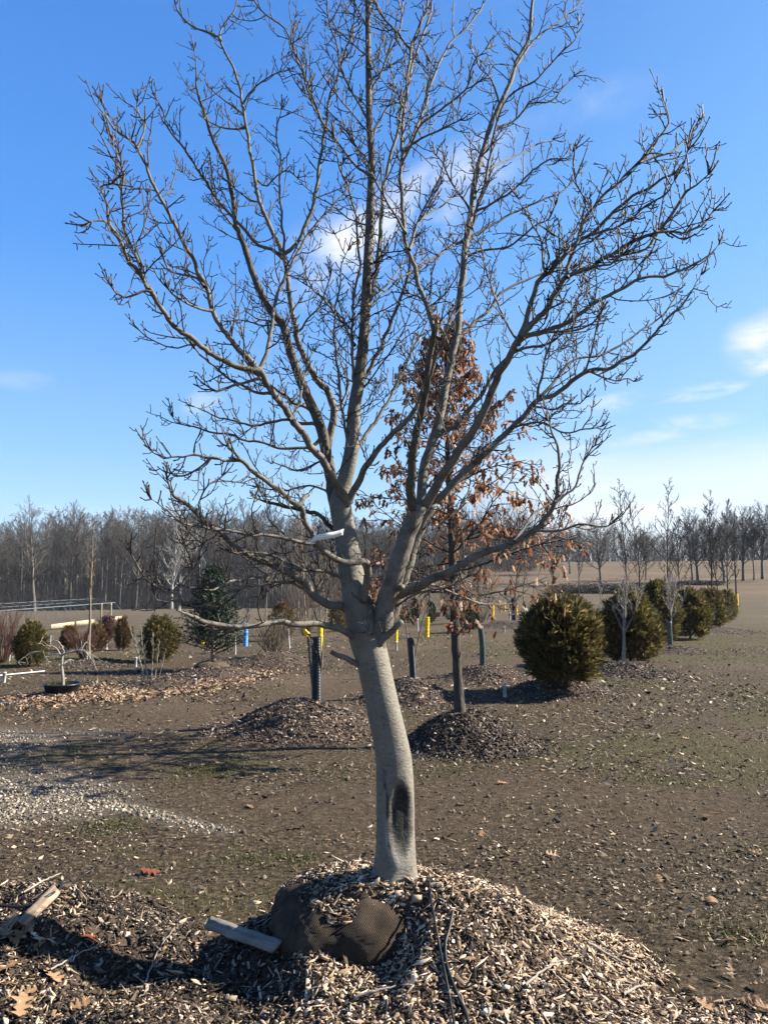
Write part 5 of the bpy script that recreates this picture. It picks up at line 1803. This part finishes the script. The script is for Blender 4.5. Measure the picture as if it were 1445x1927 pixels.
# ------------------------------------------------------------------ evergreens
def arb_mesh(seed, H, Wd, nspray, conic=.35, size=1.0):
    """flat fan sprays all over an upright body; local coords, base at z=0"""
    r = np.random.default_rng(seed)
    z = r.beta(1.35, 1.25, nspray)
    prof = np.sqrt(np.clip(1 - np.abs(z * 2 - .92) ** 2.3 / 1.18, .02, 1)) * (1 - conic * smooth((z - .45) / .6) * .75)
    az = r.uniform(0, 6.283, nspray)
    lump = 1 + .85 * fbm(np.cos(az) * 1.9 + seed, np.sin(az) * 1.9 + z * 5, 3) + .10 * np.abs(r.normal(0, 1, nspray))
    rad = Wd * .90 * prof * lump * (1 - .5 * r.random(nspray) ** 1.8) * np.where(r.random(nspray) < .06, 1.16, 1)
    p = np.stack([rad * np.cos(az), rad * np.sin(az), .05 * H + z * H * .86], 1)
    out = np.stack([np.cos(az), np.sin(az), .35 + 1.2 * z], 1) + r.normal(0, .42, (nspray, 3))
    out = unit_rows(out)
    sd = unit_rows(np.cross(out, r.normal(0, 1, (nspray, 3))))
    nm = np.cross(out, sd)
    Rm = np.stack([out, sd, nm], 2)
    # one spray: seven slim fingers fanned in a plane
    V, F = [], []
    for k, (a, L, o0) in enumerate(((0, 1, 0), (.5, .75, .1), (-.5, .75, .1), (.85, .5, .05), (-.85, .5, .05), (.38, .5, .45), (-.38, .5, .45))):
        c, s = math.cos(a), math.sin(a)
        w = .058
        for (u, v) in ((0, -w * .4), (L * .6, -w), (L, 0), (L * .6, w)):
            V.append((o0 + u * c - v * s, u * s + v * c, .10 * math.sin(u * 3) * (1 if k % 2 else -1)))
        F.append([k * 4, k * 4 + 1, k * 4 + 2, k * 4 + 3])
    S1 = np.clip(r.lognormal(math.log(.098), .42, nspray), .04, .28) * size * np.clip(Wd / .55, .6, 1.3)
    return scatter(np.array(V), np.array(F), p, Rm, np.repeat(S1[:, None], 3, 1), .12)


def stems_mesh(seed, H, Wd, n=9):
    global rng
    keep, rng = rng, np.random.default_rng(seed)
    tb = Tubes(5)
    tb.add(path((0, 0, -.05), (0, 0, 1), H * .9, 8, .05, .04), np.linspace(.035, .006, 8))
    for k in range(n):
        a = k * 2.4
        tb.add(path((0, 0, H * (.05 + .05 * (k % 5))), (math.cos(a), math.sin(a), 1.0), H * .6, 6, .12, .08), np.linspace(.016, .004, 6))
    rng = keep
    return tb


def arb(label, base, H, Wd, mesh=None, nspray=3200, seed=1, mt='arb', conic=.35, size=1.0, name='arborvitae', group=None, rz=0):
    o = thing(name, label, 'shrub', base, group, rz)
    V, F = arb_mesh(seed, H, Wd, int(nspray * 1.35), conic, size)
    obj('foliage', mesh_np('foliage', V, F, M[mt]), o)
    obj('stems', stems_mesh(seed, H, Wd).mesh('stems', M['darkbark']), o)
    return o


def arb_px(label, px, ytop, ybase, half, seed, n, mt='arb', conic=.35, size=1.0, fn=None, zoff=0.0, name='arborvitae'):
    b = G(px, ybase)
    if fn is not None:
        b[2] = float(fn(b[0], b[1]))
    b[2] += zoff
    H = P(px, ytop, b[1])[2] - b[2]
    return arb(label, b, H, pxm(half, b[1]) * .84, None, n, seed, mt, conic, size, name)


arb_px('nearest round bronze green arborvitae casting a black shadow', 1055, 1116, 1308, 80, 21, 8200, fn=fE, zoff=.05)
arb_px('tall arborvitae right behind the forked pale young tree', 1186, 1106, 1250, 58, 22, 5200)
arb_px('arborvitae with a pointed top behind the tree in the grey green tube', 1240, 1086, 1212, 44, 23, 4200)
arb_px('broad low arborvitae in the middle of the far row', 1298, 1104, 1203, 42, 24, 4200, conic=.2)
arb_px('arborvitae merging with its neighbours near the row end', 1338, 1104, 1184, 32, 25, 3200, conic=.2)
arb_px('last dark arborvitae before the yellow sleeve at the row end', 1368, 1105, 1170, 20, 26, 2200)
arb_px('bushy golden green arborvitae left of the potted tree', 56, 1166, 1254, 32, 27, 3000, conic=.5)
arb_px('small bronze arborvitae behind the potted tree branches', 129, 1176, 1224, 14, 28, 1500, 'arb_brown', conic=.5)
arb_px('brown leafless looking conifer left of the purple shrub', 181, 1172, 1226, 19, 29, 1800, 'arb_brown', conic=.4)
arb_px('narrow upright bronze conifer beside the multi stemmed clump', 232, 1160, 1224, 14, 30, 1500, 'arb_brown', conic=.5)
arb_px('large bronze and green arborvitae behind the multi stemmed clump', 300, 1156, 1246, 38, 31, 3000, conic=.3)
arb_px('dense dark shrub behind the lowest left bough of the grey tree', 530, 1128, 1206, 26, 32, 1800, 'arb_brown', conic=.3)
arb_px('dark evergreen shrub at the edge of the field behind the oak trunk', 885, 1128, 1190, 18, 33, 1600, 'darkgreen', conic=.2)
arb_px('slim dark green cypress near the bright yellow sleeve', 781, 1124, 1170, 8, 34, 900, 'darkgreen', conic=.5)
arb_px('second slim dark green cypress beyond the bright yellow sleeve', 812, 1130, 1172, 8, 35, 900, 'darkgreen', conic=.5)
arb_px('low dark green juniper between the grey trunk and the slim cypresses', 762, 1140, 1172, 9, 36, 800, 'darkgreen', conic=.4)
arb_px('dark rounded bush behind the tall yellow sleeve', 640, 1132, 1188, 22, 37, 1500, 'arb_brown', conic=.3)


def twig_shrub(label, px, ytop, ybase, half, mt, seed, leaves=None):
    global rng
    b = G(px, ybase)
    H, Wd = pxm(ybase - ytop, b[1]), pxm(half, b[1])
    o = thing('twiggy_shrub', label, 'shrub', b)
    keep, rng = rng, np.random.default_rng(seed)
    tb = Tubes(3)
    for k in range(70):
        a, e = rng.uniform(0, 6.28), rng.uniform(.05, .62)
        p = path((.08 * math.cos(a), .08 * math.sin(a), 0), (math.cos(a) * e, math.sin(a) * e, 1), H * rng.uniform(.6, 1.05), 6, .03, .08)
        tb.add(p, np.linspace(.008, .003, 6))
        for c in range(5):
            j = int(rng.integers(2, 6))
            tb.add(path(p[j], side_dir(unit(p[j] - p[j - 1]), .5, .3), H * .25, 4, .03, .1), [.004, .0035, .003, .002])
    obj('stems', tb.mesh('shrub_stems', M[mt]), o)
    if leaves:
        n = 900
        z = rng.uniform(.25, 1, n) * H
        a = rng.uniform(0, 6.28, n)
        r = Wd * np.sqrt(rng.random(n))
        V, F = scatter(QUAD_V, QUAD_F, np.stack([r * np.cos(a), r * np.sin(a), z], 1), rots(n, 1.2), np.full((n, 3), .07), .3)
        obj('leaves', mesh_np('shrub_leaves', V, F, M[leaves]), o)
    rng = keep


twig_shrub('reddish twiggy shrub at the end of the left row', 2, 1152, 1248, 30, 'redtwig', 51)
twig_shrub('small purple leaved shrub beside the wooden greenhouse posts', 203, 1160, 1206, 12, 'redtwig', 52, 'purple')
twig_shrub('low red brown shrub right of the weeping potted tree', 160, 1185, 1240, 14, 'redtwig', 53)
twig_shrub('thin twiggy shrub on the mound behind the black guard', 512, 1165, 1238, 14, 'tanbark', 54)


for _k, (_px, _yt, _yb, _hw, _lab) in enumerate(((575, 1062, 1196, 24, 'tall tan whippy shrub behind the tall black corrugated guard'), (640, 1075, 1182, 22, 'tan whippy shrub hidden behind the grey trunk'),
                                                 (905, 1060, 1172, 22, 'tan whippy shrub beyond the curved slim guard'), (845, 1080, 1166, 20, 'tan whippy shrub behind the oak trunk'), (700, 1085, 1172, 18, 'tan whippy shrub seen through the fork of the grey tree'))):
    twig_shrub(_lab, _px, _yt, _yb, _hw, 'tanbark', 61 + _k)


def spruce():
    global rng
    b = G(398, 1262)
    ball_h = .17
    H = P(390, 1062, b[1])[2] - b[2] - ball_h
    root = thing('spruce_tree', 'blue green spruce leaning slightly with its burlap ball lying on the ground', 'tree', b)
    keep, rng = rng, np.random.default_rng(77)
    tb = Tubes(8)
    tr = path((.03, 0, ball_h - .05), (-.02, 0, 1), H, 10, .03, .01)
    tb.add(tr, np.linspace(.05, .006, 10))
    obj('trunk', tb.mesh('spruce_trunk', M['tanbark']), root)
    pos, ax = [], []
    bt = Tubes(4)
    for k in range(230):
        t = .10 + .88 * (k / 230) ** .9
        i = min(int(t * 9), 8)
        q = tr[i] + (tr[i + 1] - tr[i]) * (t * 9 - i)
        a = k * 2.399 + rng.uniform(-.2, .2)
        L = .74 * (1 - t) ** .9 * rng.uniform(.75, 1.15) + .05
        d = np.array([math.cos(a), math.sin(a), .28 + .7 * t])
        p = path(q, unit(d), L, 6, .03, .05)
        bt.add(p, np.linspace(.012 * (1 - t) + .003, .002, 6))
        for c in range(int(8 + 38 * (1 - t))):
            u = rng.uniform(.2, 1)
            j = min(int(u * 5), 4)
            o = p[j] + (p[j + 1] - p[j]) * (u * 5 - j)
            tan = unit(p[j + 1] - p[j])
            dd = unit(tan + rng.normal(0, .55, 3) * np.array([1, 1, .55]))
            for e in range(2):
                pos.append(o + dd * rng.uniform(0, .07))
                ax.append(unit(dd + rng.normal(0, .5, 3)))
    pos, ax = np.array(pos), np.array(ax)
    sd = unit_rows(np.cross(ax, rng.normal(0, 1, ax.shape)))
    Rm = np.stack([ax, sd, np.cross(ax, sd)], 2)
    nv = np.array([[0, -.16, 0], [.5, -.22, .04], [1, 0, 0], [.5, .22, -.04]])
    V, F = scatter(nv, QUAD_F, pos, Rm, np.repeat(rng.uniform(.045, .085, len(pos))[:, None], 3, 1) * np.array([1, .55, 1]), .2)
    obj('needles', mesh_np('spruce_needles', V, F, M['spruce']), root, kind='stuff')
    obj('branches', bt.mesh('spruce_branches', M['darkbark']), root, kind='stuff')
    nu, nvv = 30, 12
    u, v = np.meshgrid(np.linspace(0, 6.283, nu, endpoint=False), np.linspace(-.3, 1, nvv) * math.pi / 2)
    w = 1 + .16 * fbm(np.cos(u) * 2 + 3, np.sin(u) * 2 + v, 3)
    Vb = np.stack([np.cos(u) * np.cos(v) * .36 * w, np.sin(u) * np.cos(v) * .32 * w, np.sin(v) * ball_h * 1.15 * w], -1).reshape(-1, 3)
    i = np.arange(nu * nvv).reshape(nvv, nu)
    Fb = np.stack([i[:-1], np.roll(i[:-1], -1, 1), np.roll(i[1:], -1, 1), i[1:]], -1).reshape(-1, 4)
    m = mat_noise('straw_burlap', [(0.3, (.025, .017, .011)), (0.7, (.10, .072, .045))], 9, .95, 6, 40, .8, .02)
    obj('root_ball', mesh_np('spruce_ball', Vb, Fb, m, True), root)
    rng = keep
    # yellow label on the spruce
    q = P(382, 1205, b[1] - .45)
    V, F = strip([q, q + np.array([.005, 0, -.05]), q + np.array([.0, 0, -.11])], .05, .003, (1, .3, 0))
    obj('yellow_label', mesh_np('yellow_label', V - q, F, M['yellow']), loc=q, label='yellow label hanging on the lower boughs of the spruce', cat='label')


spruce()


# ------------------------------------------------------------------ potted weeping tree, clump, young trees
def potted():
    global rng
    b = G(117, 1306)
    s = pxm(1, b[1])
    root = thing('plant_pot', 'wide low black plastic tub holding a small weeping tree', 'pot', b)
    r = 32 * s
    V, F = lathe([[r * .80, -.02], [r * .86, 0], [r * .97, .13], [r * 1.05, .135], [r * 1.05, .155], [r * .95, .155], [r * .93, .10], [.01, .10]], 28)
    obj('tub', mesh_np('tub', V, F, M['black_plastic'], False), root)
    keep, rng = rng, np.random.default_rng(9)
    n = 700
    a, q = rng.uniform(1.6, 4.6, n), r * .9 * np.sqrt(rng.random(n))
    V, F = scatter(BLADE_V, BLADE_F, np.stack([q * np.cos(a), q * np.sin(a), np.full(n, .10)], 1), rots(n, .4), np.stack([np.full(n, .012), np.full(n, .03), rng.uniform(.04, .11, n)], 1))
    obj('green_weeds', mesh_np('green_weeds', V, F, M['grass']), root, kind='stuff')
    t = thing('weeping_tree', 'small pale weeping tree with drooping bare branches growing in the black tub', 'tree', b + np.array([.0, 0, .09]))
    Yb = float(b[1])
    o0 = np.array(t.location)
    tb = Tubes(8)
    tb.add(spline([P(119, 1298, Yb), P(119, 1275, Yb), P(117, 1255, Yb), P(118, 1232, Yb)], 14), np.linspace(.026, .019, 14))
    obj('trunk', tb.mesh('weeping_trunk', M['pale'], o0), t)
    for (d1, pts) in ((-.1, [(118, 1234), (108, 1222), (100, 1216), (92, 1218), (78, 1212), (70, 1212)]), (-.2, [(100, 1217), (90, 1217), (78, 1226), (60, 1228), (45, 1238), (35, 1246)]),
                      (.15, [(118, 1232), (122, 1226), (116, 1214), (108, 1207), (100, 1206), (100, 1216)]), (-.15, [(118, 1232), (135, 1227), (152, 1223), (165, 1230), (180, 1238), (195, 1245)]),
                      (.2, [(120, 1230), (140, 1225), (155, 1222), (160, 1212), (166, 1206)]), (.3, [(118, 1234), (105, 1231), (85, 1236)]), (.1, [(120, 1250), (128, 1242), (140, 1243)]),
                      (-.3, [(152, 1223), (160, 1226), (172, 1240), (178, 1246)])):
        k = len(pts)
        sp = spline([P(x, y, Yb + d1 * i / (k - 1)) for i, (x, y) in enumerate(pts)], 14)
        tb = Tubes(5)
        tb.add(sp + rng.normal(0, .004, sp.shape), np.linspace(.013, .004, 14))
        for c in range(9):
            j = int(rng.integers(4, 14))
            tb.add(path(sp[j], unit(rng.normal(0, 1, 3) + np.array([0, 0, -.3])), rng.uniform(.05, .18), 4, -.06, .15), [.004, .0035, .003, .002])
        obj('branch', tb.mesh('weeping_branch', M['pale'], o0), t)
    rng = keep


potted()

bI = G(285, 1284)
bI[2] = float(fI(bI[0], bI[1]))
sapling('pale multi stemmed clump of slim birch like trunks', bI, pxm(118, bI[1]), .018, 501, 'pale', 10, 4, 2, .35, .2, .35, 5, 'clump_tree')
b = G(168, 1243)
sapling('tall narrow bare young tree rising above the left bushes', b, pxm(262, b[1]), .035, 511, 'tanbark', 26, 4, 2, .38, .12, .3, 1, 'slim_tree')
bF = G(1172, 1256)
bF[2] = float(fF(bF[0], bF[1]))
sapling('forked young tree with pale peeling stem in front of the tall arborvitae', bF, pxm(150, bF[1]), .046, 521, 'pale', 12, 6, 3, .40, .34, .5, 1, 'young_tree', fork=3)
# slim nursery trees behind the bush row
for k, (px, yt, yb, r, lab) in enumerate(((1182, 912, 1146, .05, 'tall slim bare tree above the gap between the two nearest arborvitaes'), (1205, 925, 1146, .05, 'tall slim bare tree just right of the tallest one behind the arborvitaes'),
                                          (1254, 918, 1148, .05, 'tall bare tree standing straight above the pointed arborvitae'), (1277, 985, 1146, .045, 'shorter spreading bare tree beside the straight one'),
                                          (1340, 934, 1138, .07, 'tall bare tree with leaning twin stems behind the far bushes'), (1352, 960, 1138, .05, 'slim bare tree touching the twin stemmed one'),
                                          (1369, 948, 1140, .05, 'slim bare tree above the last dark arborvitae'))):
    b = G(px, yb)
    sapling(lab, b, pxm(yb - yt, b[1]), r, 531 + 7 * k, 'nursery', 24, 5, 3, .22, .26 if k != 3 else .4, .55, 1, 'nursery_tree', .03, 'slim trees behind the arborvitae row')
for k, (px, yt, yb, lab) in enumerate(((1088, 1003, 1122, 'bare dark tree standing by the track before the hedge'), (1040, 1030, 1128, 'thin bare sapling by the track left of the dark tree'), (690, 1035, 1150, 'thin bare sapling far behind the grey trunk'),
                                       (835, 1030, 1160, 'thin bare sapling far behind the oak trunk'), (985, 1040, 1140, 'thin bare sapling near the distant yellow sleeves'), (500, 1040, 1160, 'thin bare sapling in front of the wood by the blue wrap'), (560, 1030, 1175, 'wispy tan sapling in front of the wood'))):
    b = G(px, yb)
    sapling(lab, b, pxm(yb - yt, b[1]), .06, 601 + 5 * k, 'darkbark' if k == 0 else 'tanbark', 18, 5, 2, .3, .26, .6, 1, 'field_tree')


# ------------------------------------------------------------------ greenhouse frame
def greenhouse():
    A, B = G(22, 1192), G(228, 1174)
    A[2], B[2] = float(hgt(A[0], A[1])), float(hgt(B[0], B[1]))
    ax = B - A
    ln = np.linalg.norm(ax[:2])
    ax = np.array([ax[0], ax[1], 0]) / ln
    pr = np.array([-ax[1], ax[0], 0])
    root = thing('greenhouse_frame', 'bare steel hoop house frame without its cover at the field edge', 'greenhouse', A)
    Wd, Hh = 3.2, 1.12
    zA = A[2]
    for k in range(12):
        o = ax * ln * k / 11
        tb = Tubes(6)
        pts = []
        for u in np.linspace(0, 1, 26):
            a = math.pi * (1 - u)
            x = (1 + math.cos(a)) / 2
            pts.append(o + pr * Wd * x + np.array([0, 0, Hh * math.sin(a) ** .62]))
        tb.add(np.array(pts), np.full(26, .011))
        obj('hoop', tb.mesh('hoop', M['galv']), root)
    for (x, z, r) in ((.5, Hh, .014), (.14, Hh * .80, .026), (.86, Hh * .80, .014)):
        tb = Tubes(6)
        tb.add([pr * Wd * x + np.array([0, 0, z]) + ax * t for t in np.linspace(-.2, ln + .2, 4)], np.full(4, r))
        obj('purlin', tb.mesh('purlin', M['galv']), root)
    for (t0, t1) in ((.28, .48), (.5, .68), (.8, 1.0)):
        V = np.array([[x, y, z] for x in (0, 1) for y in (0, 1) for z in (0, 1)], float)
        V = ax * ln * (t0 + (t1 - t0) * V[:, :1]) + pr * (-.06 + .04 * V[:, 1:2]) + np.array([0, 0, 1]) * (-.05 + .22 * V[:, 2:3])
        F = np.array([[0, 1, 3, 2], [4, 6, 7, 5], [0, 4, 5, 1], [2, 3, 7, 6], [1, 5, 7, 3], [0, 2, 6, 4]])
        obj('base_board', mesh_np('base_board', V, F, M['board']), root)
    for (px, lab) in ((190, 'left of two pale wooden posts standing by the greenhouse frame'), (208, 'taller of two pale wooden posts, beside the purple shrub')):
        post('wooden_post', lab, 'post', px, 1136, 1184, 1.7, 'post')


greenhouse()

# ------------------------------------------------------------------ the woods
FOREST = []
for k in range(6):
    H = 17.0
    tr, cr, _ = bare_tree(700 + k, H, .24, (.30, .25, .38, .22, .34, .28)[k], (.32, .38, .28, .42, .32, .36)[k], 26, 9, 6, (.65, .75, .5, .9, .6, .7)[k], .05, 5, 3, .025, fork=(1, 0, 2, 1, 0, 1)[k], tmin=.021)
    FOREST.append((tr.mesh('forest_trunk', M['forest']), cr.mesh('forest_crown', M['forest_twig'])))


for k in range(3):                                   # open grown, round headed
    tr, cr, _ = bare_tree(750 + k, 17.0, .34, .20, (.50, .44, .55)[k], 26, 10, 6, (.95, .85, 1.0)[k], .05, 6, 3, .03, fork=2, tmin=.026, shape=.7)
    FOREST.append((tr.mesh('field_trunk', M['forest']), cr.mesh('field_crown', M['forest_twig'])))


def wood_tree(base, s, kind, label, group, name='forest_tree', mats=None):
    o = thing(name, label, 'tree', base, group, float(rng.uniform(0, 6.28)))
    o.scale = (s * rng.uniform(.9, 1.15), s * rng.uniform(.9, 1.15), s)
    tr, cr = FOREST[kind]
    obj('trunk', tr, o)
    obj('crown', cr, o)
    return o


def ray_ground(px, d):
    """ground point at distance d in the direction of column px"""
    u = (px - CX) / FPX
    n = math.hypot(u, 1)
    return on(d * u / n, d / n)


def top_line(px):
    return float(np.interp(px, [-200, 0, 60, 190, 300, 330, 440, 560, 700, 860, 950, 1020], [985, 992, 985, 966, 972, 962, 962, 975, 985, 982, 985, 1000]))


k = 0
for row, (d0, n) in enumerate(((140, 34), (148, 36), (158, 38), (170, 38), (184, 40))):
    for i in range(n):
        px = -130 + 1120 * (i + rng.uniform(-.3, .3)) / n
        d = d0 + rng.uniform(-4, 4)
        b = ray_ground(px, d)
        want = P(px, top_line(px) + rng.uniform(-8, 22) + (0 if row < 3 else 4), b[1])[2] - b[2]
        wood_tree(b, want / 17.6, int(rng.integers(6)), 'tall bare tree crowded among the others in the dark wood beyond the field', 'trees of the dark wood beyond the field')


def brush(label, px0, px1, d0, d1, hmax, n, mt, name):
    tb = Tubes(3)
    for _ in range(n):
        b = ray_ground(rng.uniform(px0, px1), rng.uniform(d0, d1))
        h = hmax * rng.uniform(.35, 1.0)
        d = np.array([rng.normal(0, .18), rng.normal(0, .18), 1])
        p = path(b, unit(d), h, 4, .0, .12)
        tb.add(p, np.array([.03, .025, .018, .01]) * rng.uniform(.7, 1.8) * max(1, hmax / 6))
        for c in range(2):
            j = int(rng.integers(1, 4))
            tb.add(path(p[j], side_dir(np.array([0, 0, 1.0]), .7, .3), h * .4, 4, .0, .15), [.016, .014, .012, .008])
    obj(name, tb.mesh(name, M[mt], smooth_shade=False), kind='stuff', label=label, cat='undergrowth')


brush('dense dark brush along the foot of the wood', -150, 1010, 134, 160, 5.0, 6500, 'forest_twig', 'brushwood')
brush('far grey mass of stems deep inside the wood', -650, 1010, 172, 225, 16, 8000, 'forest_twig', 'deep_wood')

# white barked tree at the edge of the wood
tr, cr, _ = bare_tree(801, 22, .34, .16, .30, 28, 8, 3, .85, .06, 6, 4, .03, fork=1, tmin=.04)
b = ray_ground(326, 134)
o = place_tree('sycamore_tree', 'white barked tree standing out before the dark wood', 'tree', b, tr, cr, 'white_bark', 'white_bark')
s = (P(326, 928, b[1])[2] - b[2]) / 22.5
o.scale = (s, s, s)
b = ray_ground(512, 150)
o = copy_tree(o, 'second smaller white barked tree half lost in the dark wood', b, 2.0, s * .8)
tr, cr, _ = bare_tree(811, 16, .30, .3, .40, 22, 8, 4, .95, .04, 6, 3, .05, fork=2, tmin=.02)
o = place_tree('edge_oak', 'broad crooked tree with wide arms at the front of the dark wood', 'tree', ray_ground(70, 134), tr, cr, 'forest', 'forest')
o.scale = (1, 1, 1.02)

# hazy tree line and single trees on the rising meadow
for i in range(64):
    px = 930 + 680 * (i + rng.uniform(-.35, .35)) / 64
    d = rng.uniform(212, 250)
    b = ray_ground(px, d)
    top = float(np.interp(px, [930, 1000, 1150, 1300, 1445, 1700], [1000, 998, 1000, 1004, 985, 975])) + rng.uniform(-6, 14)
    wood_tree(b, (P(px, top, b[1])[2] - b[2]) / 17.6, int(rng.integers(6)), 'bare tree in the hazy tree line at the top of the meadow', 'trees along the top of the meadow')
brush('hazy grey brush along the top of the meadow', 920, 2200, 208, 265, 8.0, 6500, 'forest_twig', 'meadow_brush')
MEADOW = ((1130, 983, 1101, 6, 'round headed bare tree standing alone on the tan meadow'), (1072, 985, 1080, 8, 'wide bare tree further up the tan meadow'), (1040, 1000, 1098, 7, 'leaning bare tree low on the meadow near the oak leaves'),
          (1312, 968, 1095, 7, 'first bare tree of the grove at the meadow edge'), (1302, 985, 1097, 2, 'slender bare trunk close beside the first of the grove'), (1398, 962, 1093, 6, 'straight bare tree in the middle of the grove'),
          (1362, 975, 1096, 8, 'forked bare tree of the grove'), (1418, 985, 1092, 2, 'slim bare tree between the straight one and the tallest of the grove'), (1434, 955, 1090, 7, 'tallest bare tree at the end of the grove'), (1480, 965, 1092, 1, 'bare tree beyond the end of the grove'),
          (1215, 1000, 1092, 8, 'bare tree behind the slim nursery trees on the meadow'))
for (px, yt, yb, kd, lab) in MEADOW:
    b = G(px, yb)
    wood_tree(b, (P(px, yt, b[1])[2] - b[2]) / 17.6, kd, lab, 'single trees on the meadow', 'meadow_tree')


def hedge(px0, px1, py, h, label):
    a, b = G(px0, py), G(px1, py + 1)
    n = 12000
    t = rng.random(n)
    p = a + (b - a) * t[:, None]
    p[:, 0] += rng.normal(0, .5, n)
    p[:, 1] += rng.normal(0, .8, n)
    hh = h * (.75 + .5 * fbm(t * 30, t * 0 + 3, 3) * 2)
    p[:, 2] = hgt(p[:, 0], p[:, 1]) + rng.random(n) * hh
    V, F = scatter(QUAD_V, QUAD_F, p - a, rots(n, 1.3), np.repeat(rng.uniform(.10, .32, n)[:, None], 3, 1) * np.array([1, .4, 1]), .3)
    o = thing('hedge', label, 'hedge', a)
    obj('hedge_growth', mesh_np('hedge_growth', V, F, M['hedge']), o)


hedge(1035, 1275, 1116, 1.1, 'low dark hedge between the track and the tan meadow')
hedge(1290, 1345, 1100, .5, 'low dark brush pile at the foot of the grove')


# ------------------------------------------------------------------ thin winter haze
def haze():
    x0, x1, y0, y1, z0, z1 = -2700, 2700, -2700, 2700, -9.0, 34.0
    V = np.array([[x, y, z] for x in (x0, x1) for y in (y0, y1) for z in (z0, z1)], float)
    F = np.array([[0, 1, 3, 2], [4, 6, 7, 5], [0, 4, 5, 1], [2, 3, 7, 6], [1, 5, 7, 3], [0, 2, 6, 4]])
    m = bpy.data.materials.new('winter_air')
    m.use_nodes = True
    nt = m.node_tree
    nt.nodes.remove(nt.nodes['Principled BSDF'])
    v = nt.nodes.new('ShaderNodeVolumePrincipled')
    v.inputs['Color'].default_value = (.80, .89, 1.0, 1)
    v.inputs['Density'].default_value = .00016
    nt.links.new(v.outputs[0], nt.nodes['Material Output'].inputs['Volume'])
    obj('haze', mesh_np('haze', V, F, m), kind='stuff')


haze()
